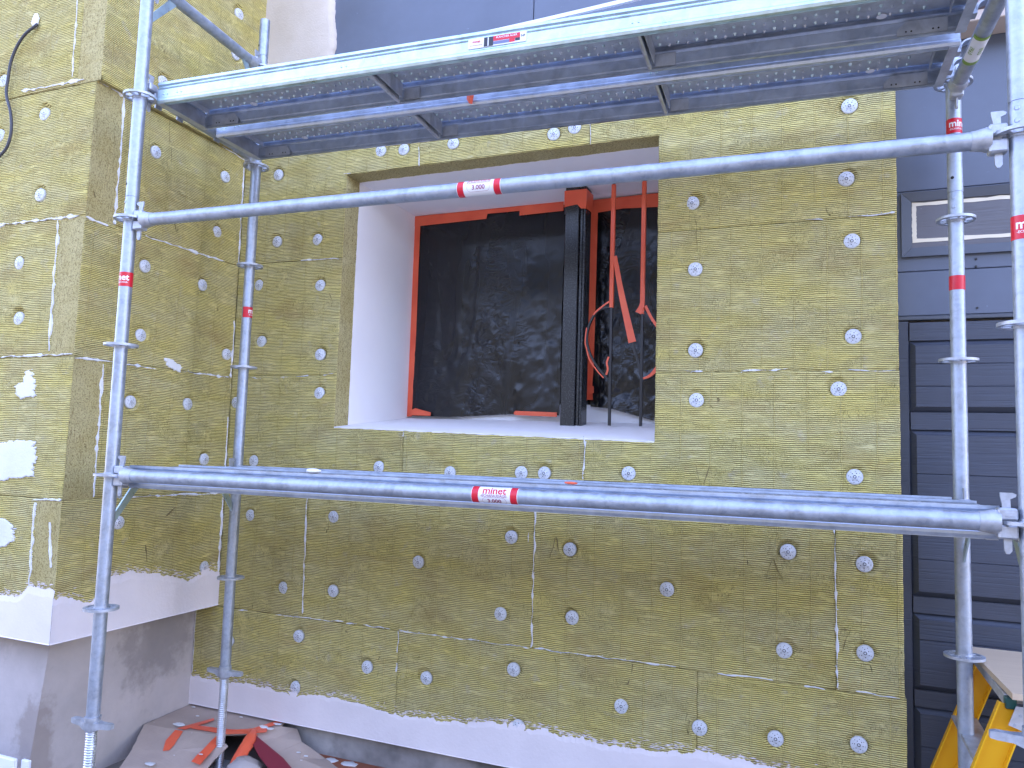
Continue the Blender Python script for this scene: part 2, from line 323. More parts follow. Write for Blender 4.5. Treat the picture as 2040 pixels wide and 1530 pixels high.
SM = [[(2.855, 1.091), (2.921, 1.089)], [(3.012, 1.091), (3.176, 1.092)], [(0.245, 1.094), (0.281, 1.092)], [(0.409, 1.089), (0.646, 1.083)], [(0.132, 0.48), (0.185, 0.474)], [(0.324, 0.481), (0.371, 0.483)], [(0.419, 0.483), (0.496, 0.487)], [(0.587, 0.49), (0.65, 0.496)], [(2.384, 0.489), (2.46, 0.488)], [(2.609, 0.491), (2.79, 0.495)], [(2.914, 0.482), (2.955, 0.484)], [(3.008, 0.489), (3.172, 0.485)], [(2.574, -0.117), (2.772, -0.118)], [(2.952, -0.112), (3.127, -0.119)], [(0.136, -0.721), (0.2, -0.714)], [(0.374, -0.717), (0.779, -0.707)], [(0.794, -0.708), (0.856, -0.708)], [(0.901, -0.709), (1.039, -0.71)], [(1.085, -0.712), (1.735, -0.709)], [(1.758, -0.708), (2.366, -0.708)], [(2.528, -0.709), (2.736, -0.709)], [(2.848, -0.712), (2.921, -0.713)], [(2.958, -0.704), (2.972, -0.706)], [(3.026, -0.707), (3.172, -0.714)], [(0.527, -0.124), (0.538, -0.693)], [(1.962, 0.209), (1.96, 0.026)], [(1.95, 1.67), (1.957, 1.516)], [(1.743, -0.115), (1.744, -0.708)], [(1.082, -0.714), (1.082, -0.812)], [(1.082, -.86), (1.081, -.90)], [(2.956, -0.121), (2.963, -0.703)], [(1.063, 0.213), (1.061, 0.189)], [(1.081, 1.616), (1.086, 1.518)], [(0.645, 1.528), (0.692, 1.527)], [(-0.138, -0.719), (-0.138, -1.068)], [(1.713, -0.216), (1.712, -0.259)]]
SR = [[(-0.909, 1.683), (-0.792, 1.68)], [(-0.64, 1.693), (-0.286, 1.695), (-0.011, 1.672)], [(-0.007, 1.663), (-0.008, 1.324), (-0.005, 1.093)], [(-0.008, 0.785), (-0.008, 0.479)], [(-0.008, 0.271), (-0.007, 0.007)], [(-0.008, -0.151), (-0.008, -0.54)], [(-0.62, 1.08), (-0.111, 1.083)], [(-0.928, 1.078), (-0.816, 1.071)], [(-0.925, 0.473), (-0.738, 0.478)], [(-0.685, 0.473), (-0.502, 0.471)], [(-0.334, 0.477), (-0.025, 0.478)], [(-0.70, -0.122), (-0.026, -0.13)], [(-0.787, 1.087), (-0.782, 1.426), (-0.786, 1.682)], [(-0.787, 0.461), (-0.785, 0.209), (-0.785, -0.117)]]
SF = [[(-0.155, 2.2), (-0.15, 1.72)], [(-0.160, 1.076), (-0.15, 0.503)], [(-0.155, -0.14), (-0.150, -0.49)], [(-0.469, 1.704), (-0.069, 1.700)], [(-0.70, 1.085), (-0.035, 1.087)], [(-0.70, 0.480), (-0.008, 0.485)], [(-0.172, -0.13), (-0.003, -0.122)], [(-0.058, -0.216), (-0.032, -0.40)]]
BM = [(-0.15, -1.082), (-0.012, -1.081), (0.214, -1.065), (0.434, -1.075), (0.7, -1.06), (0.926, -1.062), (1.117, -1.078), (1.374, -1.065), (1.617, -1.043), (1.848, -1.038), (2.068, -1.052), (2.215, -1.047), (2.356, -1.027), (2.532, -1.012), (2.663, -1.018), (2.772, -1.022), (3.016, -1.018), (3.19, -1.025)]
BR = [(-0.935, -0.518), (-0.868, -0.523), (-0.758, -0.566), (-0.679, -0.471), (-0.561, -0.461), (-0.325, -0.509), (-0.196, -0.539), (-0.081, -0.504), (0.01, -0.542)]
BF = [(-2.2, -.5), (-0.326, -0.539), (-0.202, -0.527), (-0.147, -0.48), (0.0, -0.489)]
GZ = -1.37            # ground level
TM = .12              # insulation thickness, main wall
TL = .145             # insulation thickness, projecting wall
WX0, WX1, WZ0, WZ1 = .665, 2.265, .23, 1.518   # window opening in the insulation

# plane frames: (origin, along, up, outward normal)
MAINP = (Vector((0, 0, 0)), Vector((1, 0, 0)), Vector((0, 0, 1)), Vector((0, -1, 0)))
RETP = (Vector((0, 0, 0)), Vector((0, 1, 0)), Vector((0, 0, 1)), Vector((1, 0, 0)))
FRP = (Vector((0, -.93, 0)), Vector((1, 0, 0)), Vector((0, 0, 1)), Vector((0, -1, 0)))
def P3(pl, u, v, n=0.0): return pl[0] + pl[1] * u + pl[2] * v + pl[3] * n

def grid_solid(name, pl, us, vs_, keep, disp, thick, mats, parent, jit=None, uvoff=(0, 0)):
    """front grid with displacement, skirts of depth thick along every free edge"""
    nu, nv = len(us), len(vs_); U, V = np.meshgrid(us, vs_, indexing='ij')
    Dp = disp(U, V); Uj, Vj = U.copy(), V.copy()
    if jit is not None:
        Uj, Vj = jit(U, V)
    O, A, B_, N = [np.array(x) for x in pl]
    pos = O + Uj[..., None] * A + Vj[..., None] * B_ + Dp[..., None] * N
    used = np.zeros((nu, nv), bool)
    used[:-1, :-1] |= keep; used[1:, :-1] |= keep; used[:-1, 1:] |= keep; used[1:, 1:] |= keep
    idx = -np.ones((nu, nv), int); idx[used] = np.arange(used.sum())
    verts = pos[used]; uvs = np.stack([Uj[used], Vj[used]], 1)
    ii, jj = np.nonzero(keep)
    q = np.stack([idx[ii, jj], idx[ii + 1, jj], idx[ii + 1, jj + 1], idx[ii, jj + 1]], 1)
    faces = q.tolist(); mi = [0] * len(faces)
    kp = np.pad(keep, 1)
    sk = []
    def edge(mask, a, b):
        for i, j in zip(*np.nonzero(mask)): sk.append((idx[i + a[0], j + a[1]], idx[i + b[0], j + b[1]]))
    K = keep
    edge(K & ~kp[:-2, 1:-1], (0, 1), (0, 0)); edge(K & ~kp[2:, 1:-1], (1, 0), (1, 1))
    edge(K & ~kp[1:-1, :-2], (0, 0), (1, 0)); edge(K & ~kp[1:-1, 2:], (1, 1), (0, 1))
    n0 = len(verts); bidx = sorted({i for e in sk for i in e}); layers = [thick * .5, thick]; maps = [{i: i for i in bidx}]
    ev = [verts]; euv = [uvs]; cur = n0
    base = np.stack([Uj[used], Vj[used]], 1)[bidx]
    for L in layers:
        p_ = O + base[:, :1] * A + base[:, 1:] * B_ - L * N
        ev.append(p_); euv.append(base); maps.append({b: cur + k for k, b in enumerate(bidx)}); cur += len(bidx)
    for a, b in sk:
        for l in range(len(layers)):
            faces.append([maps[l][b], maps[l][a], maps[l + 1][a], maps[l + 1][b]]); mi.append(1)
    verts = np.concatenate(ev); uvs = np.concatenate(euv)
    me = bpy.data.meshes.new(name); me.from_pydata(verts.tolist(), [], faces)
    me.polygons.foreach_set('material_index', mi)
    uvl = me.uv_layers.new(name='UVMap'); li = np.empty(len(me.loops), int); me.loops.foreach_get('vertex_index', li)
    uvl.data.foreach_set('uv', uvs[li].ravel())
    sm = [k == 0 for k in mi]; me.polygons.foreach_set('use_smooth', sm); me.update()
    return link(name, me, parent, mats)

def lin(a, b, step):
    n = max(1, int(round((b - a) / step))); return np.linspace(a, b, n + 1)
def multi(stops, step):
    out = [np.array([stops[0]])]
    for a, b in zip(stops[:-1], stops[1:]): out.append(lin(a, b, step)[1:])
    return np.concatenate(out)
PSEED = [0]
def panel(pl, parent, u0, u1, z0, z1, fast, thick, hole=None, n0=0.0, step=.0075, rough_edge=.002):
    PSEED[0] += 1; sd = PSEED[0] * 17
    su, sv = [u0, u1], [z0, z1]
    if hole:
        su = sorted({u0, u1, *[x for x in (hole[0], hole[1]) if u0 < x < u1]}); sv = sorted({z0, z1, *[x for x in (hole[2], hole[3]) if z0 < x < z1]})
    g_ = .0004
    us = multi([su[0] + g_] + su[1:-1] + [su[-1] - g_], step); vs_ = multi([sv[0] + g_] + sv[1:-1] + [sv[-1] - g_], step)
    uc = (us[1:] + us[:-1]) / 2; vc = (vs_[1:] + vs_[:-1]) / 2; UC, VC = np.meshgrid(uc, vc, indexing='ij')
    keep = np.ones(UC.shape, bool)
    if hole: keep &= ~((UC > hole[0]) & (UC < hole[1]) & (VC > hole[2]) & (VC < hole[3]))
    fl = [(a, b) for a, b in fast if u0 - .05 < a < u1 + .05 and z0 - .05 < b < z1 + .05]
    def disp(U, V):
        d = fbm(U * 4, V * 7, sd) * .0022 + fbm(U * 30, V * 60, sd + 5) * .0016 + n0
        ed = np.minimum(np.minimum(U - u0, u1 - U), np.minimum(V - z0, z1 - V))
        if hole:
            dx = np.maximum(np.maximum(hole[0] - U, U - hole[1]), 0); dz = np.maximum(np.maximum(hole[2] - V, V - hole[3]), 0); ed = np.minimum(ed, np.hypot(dx, dz))
        d = d - .0018 * np.clip(1 - ed / .010, 0, 1) ** 2 * (.6 + .8 * vnoise(U * 40, V * 40, sd + 9))
        for k, (a, b) in enumerate(fl):
            rg = np.random.default_rng(int(abs(a * 1000) + abs(b * 7777)) % 99991); ox, oz = rg.normal(0, .004), abs(rg.normal(0, .005)); rad = .031 + rg.uniform(0, .006)
            ang = np.arctan2(V - b, U - a); rr_ = np.hypot(U - a - ox, V - b - oz) + .006 * (vnoise(ang * 2.2 + 9, ang * 0 + k, sd) - .5)
            d = d - (.008 + .009 * rg.random()) * np.clip((rad + .006 - rr_) / .007, 0, 1) + .0025 * np.exp(-((rr_ - rad - .008) / .006) ** 2)
        return d
    def jit(U, V):
        b = np.zeros(U.shape, bool); b[0, :] = b[-1, :] = True; b[:, 0] = b[:, -1] = True
        if hole: b |= (np.abs(U - hole[0]) < 1e-6) | (np.abs(U - hole[1]) < 1e-6) | (np.abs(V - hole[2]) < 1e-6) | (np.abs(V - hole[3]) < 1e-6)
        k = np.where(b, 1.0, 0.0) * rough_edge
        Vn = V + k * fbm(U * 60, V * 60, sd + 47)
        if hole:
            t = np.clip((U - WX0) / (WX1 - WX0), 0, 1); dz = -.033 * t - .002
            Vn = Vn + dz * np.clip(1 - np.abs(V - WZ0) / .09, 0, 1) * ((U > WX0 - 1e-6) & (U < WX1 + 1e-6))
        return U + k * fbm(U * 60, V * 60, sd + 31), Vn
    return grid_solid('insulation_panel', pl, us, vs_, keep, disp, thick, [WF, WC], parent, jit)

# fastener: ribbed plastic disc with dark holes
def fastener_mesh(damp=1.0):
    b = MB(); n = 28; prof = [(0, .0045), (.0035, .0045), (.004, .0028), (.0062, .0028), (.0066, .0045), (.008, .0045), (.0085, .0034), (.022, .0030), (.0275, .0018), (.030, -.001), (.0302, -.010)]
    V = []; F = []
    for r_, h in prof:
        for j in range(n): t = 2 * math.pi * j / n; V.append((r_ * math.cos(t), -h, r_ * math.sin(t)))
    for k in range(len(prof) - 1):
        for j in range(n): F.append((k * n + j, k * n + (j + 1) % n, (k + 1) * n + (j + 1) % n, (k + 1) * n + j))
    b.add(V, F, 0, True)
    for rad, cnt, hr, ph in ((.0145, 6, .0019, .2), (.0215, 8, .0014, .0)):
        for k in range(cnt):
            t = 2 * math.pi * k / cnt + ph; cx, cz = rad * math.cos(t), rad * math.sin(t)
            b.add([(cx + hr * math.cos(a * math.pi / 3), -.0037, cz + hr * math.sin(a * math.pi / 3)) for a in range(6)], [tuple(range(6))], 1)
    ring = []
    for j in range(16):
        t = 2 * math.pi * j / 16; ring += [(.0040 * math.cos(t), -.0032, .0040 * math.sin(t)), (.0062 * math.cos(t), -.0032, .0062 * math.sin(t))]
    b.add(ring, [(2 * j, 2 * j + 1, (2 * j + 3) % 32, (2 * j + 2) % 32) for j in range(16)], 1)
    me = bpy.data.meshes.new('fastener'); me.from_pydata(b.v, [], b.f); me.polygons.foreach_set('material_index', b.m); me.polygons.foreach_set('use_smooth', b.sm)
    me.materials.append(DISC); me.materials.append(HOLE); me.update(); return me
FAST = fastener_mesh()
def put_fasteners(pl, pts, parent, n0=0.0):
    base = Vector((0, -1, 0))
    for k, (u, z) in enumerate(pts):
        o = bpy.data.objects.new('fastener', FAST); COL.objects.link(o); o.parent = parent
        rg = random.Random(int(u * 1e4) + int(z * 1e5)); q = base.rotation_difference(pl[3])
        q = q @ Matrix.Rotation(rg.uniform(-.07, .07), 3, 'X').to_quaternion() @ Matrix.Rotation(rg.uniform(-.07, .07), 3, 'Z').to_quaternion() @ Matrix.Rotation(rg.uniform(0, 6.28), 3, 'Y').to_quaternion()
        o.rotation_mode = 'QUATERNION'; o.rotation_quaternion = q; o.location = P3(pl, u, z, n0 + rg.uniform(-.006, -.0005))
def seam(pl, pts, parent, n0=0.0, wid=.0029, name='adhesive_seam', m=None, ph=0.0):
    pts = [Vector((a, b)) for a, b in pts]; out = []; sdd = random.randint(0, 9999)
    for a, b in zip(pts[:-1], pts[1:]):
        L = (b - a).length; n = max(2, int(L / .004))
        for k in range(n): out.append(a.lerp(b, k / n))
    out.append(pts[-1]); V = []; F = []; n = len(out)
    for k, q in enumerate(out):
        d = (out[min(k + 1, n - 1)] - out[max(k - 1, 0)]).normalized(); nn = Vector((-d.y, d.x))
        s_ = k * .004; wv = wid * max(.08, .30 + 2.2 * float(vnoise(s_ * 38, sdd, 3)) ** 3 + .8 * float(vnoise(s_ * 190, sdd, 4)) - .75 * float(vnoise(s_ * 9, sdd, 5)))
        wv *= min(1, .25 + min(k, n - 1 - k) / 3); c = q + nn * (float(vnoise(s_ * 25, sdd, 8)) - .5) * .007
        h = (.0022 + .002 * float(vnoise(s_ * 60, sdd, 6))) if m is None else ph
        V += [P3(pl, *(c - nn * wv), n0 - .003), P3(pl, *(c - nn * wv * .6), n0 + h), P3(pl, *(c + nn * wv * .6), n0 + h), P3(pl, *(c + nn * wv), n0 - .003)]
    for k in range(n - 1):
        for j in range(3): F.append((4 * k + j, 4 * k + 4 + j, 4 * k + 5 + j, 4 * k + 1 + j))
    b = MB().add(V, F, 0, False)
    if m is None:
        for q in out[::3]:                                             # crumbs squeezed out beside the joint
            if random.random() < .22:
                c = q + Vector((random.gauss(0, .004), random.gauss(0, .004))); r_ = random.uniform(.0008, .0026); b.add([P3(pl, c.x - r_ * 1.6, c.y, n0 + .002), P3(pl, c.x, c.y - r_, n0 + .003), P3(pl, c.x + r_ * 1.6, c.y, n0 + .002), P3(pl, c.x, c.y + r_, n0 + .004)], [(0, 1, 2, 3)])
    return b.build(name, m or ADH, parent)
def base_coat(pl, line, zb, parent, u0, u1, n0=.0035, seed=1, streak=True):
    us = np.arange(u0, u1 + 1e-6, .004); lx = [a for a, _ in line]; lz = [b for _, b in line]
    top = np.interp(us, lx, lz) + fbm(us * 9, us * 0, seed) * .016 + fbm(us * 60, us * 0 + 3, seed) * .009 + fbm(us * 200, us * 0 + 5, seed) * .005
    b = MB(); n = len(us); rows = [0, .015, .5, .85, 1.0]; V = []; F = []
    for k, u in enumerate(us):
        for j, r_ in enumerate(rows):
            z = zb + (top[k] - zb) * r_; th = (.004 if j in (0,) else .0) + n0 + .0012 * float(vnoise(u * 14, z * 30, seed + 4)); th = th if j < 4 else n0 * .6 - .002
            V.append(P3(pl, u, z, th))
        V.append(P3(pl, u, zb, -.03))
    m_ = len(rows) + 1
    for k in range(n - 1):
        for j in range(len(rows) - 1): F.append((k * m_ + j, (k + 1) * m_ + j, (k + 1) * m_ + j + 1, k * m_ + j + 1))
        F.append((k * m_ + m_ - 1, (k + 1) * m_ + m_ - 1, (k + 1) * m_, k * m_))
    b.add(V, F, 0, False)
    if streak:                                                         # dry trowel drags caught on the ridges above the edge
        rg = random.Random(seed)
        for _ in range(int((u1 - u0) * 210)):
            u = rg.uniform(u0, u1 - .03); L = rg.uniform(.006, .032); z = float(np.interp(u, us, top)) + abs(rg.gauss(0, .012)) + .001; h = rg.uniform(.0008, .0024)
            z2 = z + rg.uniform(-.001, .001)
            b.add([P3(pl, u, z, .0015), P3(pl, u + L * .5, z - h, .003), P3(pl, u + L, z2, .0015), P3(pl, u + L * .5, z + h, .003)], [(0, 1, 2, 3)])
    return b.build('base_coat', BASE, parent)
def blob(pl, pts, parent, n0=.0055, name='adhesive_patch', m=None, jag=.008):
    """thin trowelled patch: fine grid cut to a ragged outline"""
    px = np.array([q[0] for q in pts]); pz = np.array([q[1] for q in pts]); st_ = .0025; sd = int(abs(px[0] * 977 + pz[0] * 331)) + 3
    us = np.arange(px.min() - .04, px.max() + .04, st_); vs_ = np.arange(pz.min() - .02, pz.max() + .02, st_)
    UC, VC = np.meshgrid(us[:-1] + st_ / 2, vs_[:-1] + st_ / 2, indexing='ij')
    X = UC + fbm(UC * 35, VC * 160, sd, 3) * jag * 2.4; Z = VC + fbm(UC * 50, VC * 50, sd + 9, 3) * jag
    keep = np.zeros(UC.shape, bool); n = len(px)
    for k in range(n):
        x0, z0, x1, z1 = px[k], pz[k], px[(k + 1) % n], pz[(k + 1) % n]
        if z0 != z1: keep ^= ((z0 > Z) != (z1 > Z)) & (X < (x1 - x0) * (Z - z0) / (z1 - z0) + x0)
    kp = np.pad(keep, 1); V = {}; vl = []; F = []
    def vid(i, j):
        if (i, j) not in V:
            inner = kp[i, j] and kp[i + 1, j] and kp[i, j + 1] and kp[i + 1, j + 1]
            h = n0 + .0012 * float(fbm(np.array([us[i] * 25]), np.array([vs_[j] * 25]), sd)[0]) if inner else .0008
            V[(i, j)] = len(vl); vl.append(P3(pl, us[i], vs_[j], h))
        return V[(i, j)]
    for i, j in zip(*np.nonzero(keep)): F.append((vid(i, j), vid(i + 1, j), vid(i + 1, j + 1), vid(i, j + 1)))
    b = MB().add(vl, F, 0, True); return b.build(name, m or ADH, parent)

# ================================================================== SETTING
g_ = MB(); g_.add([(-150, -150, GZ), (150, -150, GZ), (150, 150, GZ), (-150, 150, GZ)], [(0, 1, 2, 3)]); tag(g_.build('ground', PAVE), kind='structure')
h_ = MB(); HV = []  # unseen bank behind the camera, added to block low sky
for i in range(25):
    x = -36 + 3 * i
    for y, z in ((-9, GZ - .05), (-10.5, 1.0), (-12, 3.0), (-14, 4.8), (-18, 6.0), (-30, 6.3)): HV.append((x, y + random.uniform(-.3, .3), z + (random.uniform(-.25, .25) if z > GZ else 0)))
h_.add(HV, [(6 * i + j, 6 * i + 6 + j, 6 * i + 7 + j, 6 * i + 1 + j) for i in range(24) for j in range(5)], 0, True)
tag(h_.build('unseen_sky_blocker', plasterish('sky_blocker_dark', (.055, .055, .050), (.04, .04, .036), 8, .02)), kind='structure')
p_ = MB(); p_.box((.50, -.07, GZ + .001), (1.6, .058, GZ + .008)); tag(p_.build('pavement', TILE), kind='structure')

# ================================================================== MAIN WALL
mw = empty('insulated_wall', 'yellow mineral wool clad wall with the deep white window recess', 'wall')
MAT_ = TM
hole = (WX0, WX1, WZ0, WZ1)
rows = [(1.687, 1.95, [0, 1.955, 3.183]), (1.087, 1.687, [0, 1.083, 1.955, 3.183]), (.487, 1.087, [0, WX0]), (.487, 1.087, [WX1, 3.183]), (-.113, .487, [0, 1.063, 1.962, 3.185]),
        (-.713, -.113, [0, .533, 1.743, 2.960, 3.188]), (-1.222, -.713, [-.143, 1.083, 2.45, 3.194])]
for z0, z1, us in rows:
    for a, b in zip(us[:-1], us[1:]):
        h_ = hole if (b > WX0 + .001 and a < WX1 - .001 and z1 > WZ0 and z0 < WZ1) else None
        panel(MAINP, mw, a, b, z0, z1, FM, TM, h_, n0=random.uniform(-.001, .0015))
put_fasteners(MAINP, FM, mw)
for s_ in SM: seam(MAINP, s_, mw)
CUTM = mat('dark_wool_split', (.22, .175, .07), .98)
CM = [[(1.837, -0.229), (1.819, -0.32)], [(1.819, -.32), (1.869, -0.316)], [(1.869, -0.316), (1.841, -0.228)], [(2.737, -0.246), (2.709, -0.325)], [(2.709, -.325), (2.767, -0.324)], [(2.767, -.324), (2.737, -0.246)], [(2.433, 0.111), (2.493, 0.115)], [(2.493, .115), (2.468, 0.027)], [(2.433, 0.111), (2.454, 0.027)], [(2.966, -0.493), (3.007, -0.488)], [(3.007, -.488), (2.981, -0.57)], [(2.192, -0.717), (2.169, -0.8), (2.15, -0.803)], [(0.599, 0.905), (0.619, 0.865), (0.615, 0.834)], [(1.846, -0.716), (1.858, -0.767)], [(2.423, 1.147), (2.43, 1.06), (2.435, 0.996)], [(3.027, 0.463), (3.026, 0.444)], [(2.844, -0.572), (2.826, -0.593), (2.862, -0.592)], [(0.634, -0.007), (0.674, -0.03)], [(2.515, .38), (2.524, .372), (2.52, .362)], [(2.49, .345), (2.503, .335)]]
for s_ in CM: seam(MAINP, s_, mw, 0.0, .0022 if s_[0][0] not in (2.515,) else .009, 'split_mark', CUTM, .0016)
base_coat(MAINP, BM, -1.222, mw, -.145, 3.192, seed=5)
# masonry behind the insulation, solid building mass
b = MB()
b.box((-.145, TM + .001, -1.222), (WX0 - .03, .80, 1.95)); b.box((WX1 + .03, TM + .001, -1.222), (3.18, .80, 1.95))
b.box((WX0 - .03, TM + .001, -1.222), (WX1 + .03, .80, .19)); b.box((WX0 - .03, TM + .001, WZ1 + .03), (WX1 + .03, .80, 1.95))
b.build('masonry', CREAM, mw)
# reveal: left jamb, right jamb, lintel underside
b = MB()
nz = 60
def jag(a, b_): return [a + (b_ - a) * k / nz for k in range(nz + 1)]
for side, x, xo in (('l', WX0 + .0015, WX0 - .028), ('r', WX1 - .0015, WX1 + .028)):
    V = []; F = []
    for k, z in enumerate(jag(.19, WZ1)):
        e = TM - .004 + .005 * float(vnoise(z * 45, 1, 7)); V += [(xo, e + .002, z), (x, e, z), (x, .76, z)]
    for k in range(nz):
        for j in (0, 1): F.append((3 * k + j, 3 * k + 3 + j, 3 * k + 4 + j, 3 * k + 1 + j))
    b.add(V, F)
V = []; F = []
for k, x in enumerate(jag(WX0, WX1)):
    e = TM - .006 + .007 * float(vnoise(x * 40, 2, 9)); V += [(x, e, WZ1 + .028), (x, e, WZ1 - .0015), (x, .76, WZ1 - .0015)]
for k in range(nz):
    for j in (0, 1): F.append((3 * k + j, 3 * k + 3 + j, 3 * k + 4 + j, 3 * k + 1 + j))
b.add(V, F); b.build('reveal', REV, mw)
b = MB()                                                                # sloping sill
V = []; F = []
for k, x in enumerate(jag(WX0 + .001, WX1 - .001)):
    t = k / nz; zf = .229 - .033 * t + .002 * float(vnoise(x * 30, 4, 9)); V += [(x, -.002 + .004 * float(vnoise(x * 50, 7, 2)), zf - .006), (x, -.003 + .003 * float(vnoise(x * 50, 7, 3)), zf), (x, .74, .312 - .012 * t), (x, .74, .15)]
for k in range(nz):
    for j in (0, 1, 2): F.append((4 * k + j, 4 * k + 4 + j, 4 * k + 5 + j, 4 * k + 1 + j))
b.add(V, F); b.build('sill', REV, mw)
# insulation filler between opening bottom (0.23) and sloping sill front on the right
# window behind the masking film
wn = MB(); wn.box((WX0 + .003, .735, .295), (WX1 - .003, .79, .395)); wn.box((WX0 + .003, .735, 1.46), (WX1 - .003, .79, 1.516)); wn.box((WX0 + .003, .735, .395), (WX0 + .06, .79, 1.46)); wn.box((WX1 - .06, .735, .395), (WX1 - .003, .79, 1.46)); wn.box((1.64, .735, .395), (1.74, .79, 1.46))
wo = wn.build('window', PVC, mw)
gl = MB(); gl.box((WX0 + .055, .765, .39), (WX1 - .055, .775, 1.465)); gl.build('pane', mat('dark_glass', (.01, .012, .015), .08), wo)

# footing under the main wall
b = MB(); b.box((-.15, .06, GZ - .1), (3.17, .5, -1.224)); tag(b.build('wall_footing', CONC2), 'stained rough concrete footing under the yellow insulated wall, in shade', 'footing')

# ================================================================== PROJECTING WALL (left)
pw = empty('projecting_wall', 'projecting wall corner at left, clad in mineral wool with corner panels interlocked', 'wall')
ZT = 3.4
c = [(-.706, -.122), (-.122, .478), (.478, 1.083), (1.083, 1.683), (1.683, 2.40), (2.40, ZT)]
for k, (z0, z1) in enumerate(c):
    ret_full = k in (0, 2, 4); of = .03 if k == 4 else 0.0
    plr = (RETP[0] + Vector((of, 0, 0)), *RETP[1:])
    vend = .11 if z0 > 1.6 else .004
    v0 = -.93 if ret_full else -.93 + TL
    panel(plr, pw, v0, vend, z0, z1, FR, TL, n0=random.uniform(-.001, .001))
    u1 = -TL + of + .001 if ret_full else of
    for a, b_ in (((-1.345, u1) if k % 2 else (-1.0, u1)), ((-2.2, -1.345) if k % 2 else (-2.2, -1.0))):
        panel(FRP, pw, a, b_, z0, z1, FF, TL, n0=random.uniform(-.001, .0015))
# panel end strips on the front face are the cut edges of the return panels
put_fasteners(RETP, [q for q in FR if not 1.683 < q[1] < 2.4], pw); put_fasteners(RETP, [q for q in FR if 1.683 < q[1] < 2.4], pw, .03); put_fasteners(FRP, FF, pw)
for s_ in SR: seam(RETP, s_, pw, 0.001, .0045)
for s_ in SF: seam(FRP, s_, pw, 0.0015, .005)
for s_ in [[(-0.522, 1.677), (-0.523, 1.589), (-0.503, 1.534), (-0.5, 1.46)], [(-0.903, 1.201), (-0.888, 1.172)], [(-0.323, -0.185), (-0.381, -0.229)], [(-0.487, -0.349), (-0.474, -0.431)]]: seam(RETP, s_, pw, 0.0, .003, 'split_mark', CUTM, .0018)
base_coat(RETP, BR, -.706, pw, -.936, .0, seed=8, n0=.004); base_coat(FRP, BF, -.706, pw, -2.2, .004, seed=9, n0=.006)
blob(FRP, [(-0.29, 0.416), (-0.26, 0.426), (-0.215, 0.372), (-0.213, 0.307), (-0.291, 0.296), (-0.341, 0.317), (-0.346, 0.35), (-0.291, 0.372)], pw, jag=.010)
blob(FRP, [(-0.48, 0.103), (-0.19, 0.12), (-0.177, 0.061), (-0.178, -0.034), (-0.30, -.045), (-0.389, -0.058), (-.5, -.05)], pw, jag=.011)
blob(FRP, [(-0.43, -0.223), (-0.32, -0.222), (-0.267, -0.261), (-0.26, -0.313), (-0.351, -0.345), (-.45, -.34)], pw, jag=.010)
blob(RETP, [(-0.454, 0.529), (-0.402, 0.528), (-0.345, 0.493), (-0.356, 0.47), (-0.397, 0.475), (-0.439, 0.495)], pw)
b = MB(); b.box((-2.2, -.93 + TL + .001, -.704), (-TL - .001, .75, ZT)); b.build('masonry', CREAM, pw)
b = MB()
V = [(-2.2, -.895, GZ - .1), (-.145, -.895, GZ - .1), (-.145, .12, GZ - .1), (-2.2, .12, GZ - .1), (-2.2, -.815, -.708), (-.145, -.815, -.708), (-.145, .12, -.708), (-2.2, .12, -.708)]
b.add(V, [(0, 3, 2, 1), (4, 5, 6, 7), (0, 1, 5, 4), (1, 2, 6, 5), (2, 3, 7, 6), (3, 0, 4, 7)]); b.build('plinth', CONCP, pw)

# ================================================================== CREAM PIER AND DARK FACADE BEHIND
def ragged_pier():
    b = MB(); zs = np.arange(1.9, 3.41, .008); V = []; F = []
    for z in zs:
        e = .455 + float(fbm(np.array([z * 6.]), np.array([1.]), 3)[0]) * .02 + float(fbm(np.array([z * 60.]), np.array([1.]), 5)[0]) * .006
        for t in (0, .35, .7, .93): V.append((e * t + .0, .088 + .002 * float(vnoise(t * 9, z * 12, 4)), z))
        V.append((e, .100, z)); V.append((e + .003, .1185, z))
    n = 6
    for k in range(len(zs) - 1):
        for j in range(n - 1): F.append((k * n + j, k * n + j + 1, (k + 1) * n + j + 1, (k + 1) * n + j))
    b.add(V, F, 0, True); return b.build('rendered_pier', CREAM)
tag(ragged_pier(), 'rough cream rendered pier above the deck beside the dark blue-grey board', 'wall')
fa = empty('timber_facade', 'dark blue-grey boarded facade above and right of the insulated wall', 'facade')
def bx(name, a, b_, m, parent, bev=0.002): return MB().box(a, b_, bev=bev).build(name, m, parent)
bx('facade_board', (.36, .118, 1.951), (1.616, .14, 3.6), UPB, fa); bx('facade_board', (1.620, .118, 1.951), (3.179, .14, 3.6), UPB, fa)
bx('facade_board', (3.181, .118, 1.21), (5.2, .14, 3.6), UPB, fa); bx('facade_board', (3.181, .118, .8875), (5.2, .14, 1.208), UPB, fa)
bx('facade_board', (3.181, .116, .7115), (5.2, .14, .8845), UPB, fa); bx('trim_strip', (3.181, .1145, .694), (5.2, .14, .7095), TRIM, fa)
for x, z in ((3.46, .922), (3.459, .893), (3.46, .733)):
    s_ = MB(); s_.tube([(x, .119, z), (x, .1135, z)], [.0055, .004], 10); s_.build('screw_head', BARM, fa)
# building mass above and behind, keeps the bay in shade
bx('upper_storey', (-2.2, .15, 1.97), (9, 6, 6.6), CREAM, fa, 0); bx('rear_masonry', (3.2, .2, GZ), (9, 6, 1.969), CREAM, fa, 0); bx('rear_masonry', (-2.2, .81, GZ), (3.19, 6, 1.969), CREAM, fa, 0)
bx('upper_storey', (-2.2, -.79, ZT + .001), (-.146, .149, 6.6), CREAM, fa, 0)
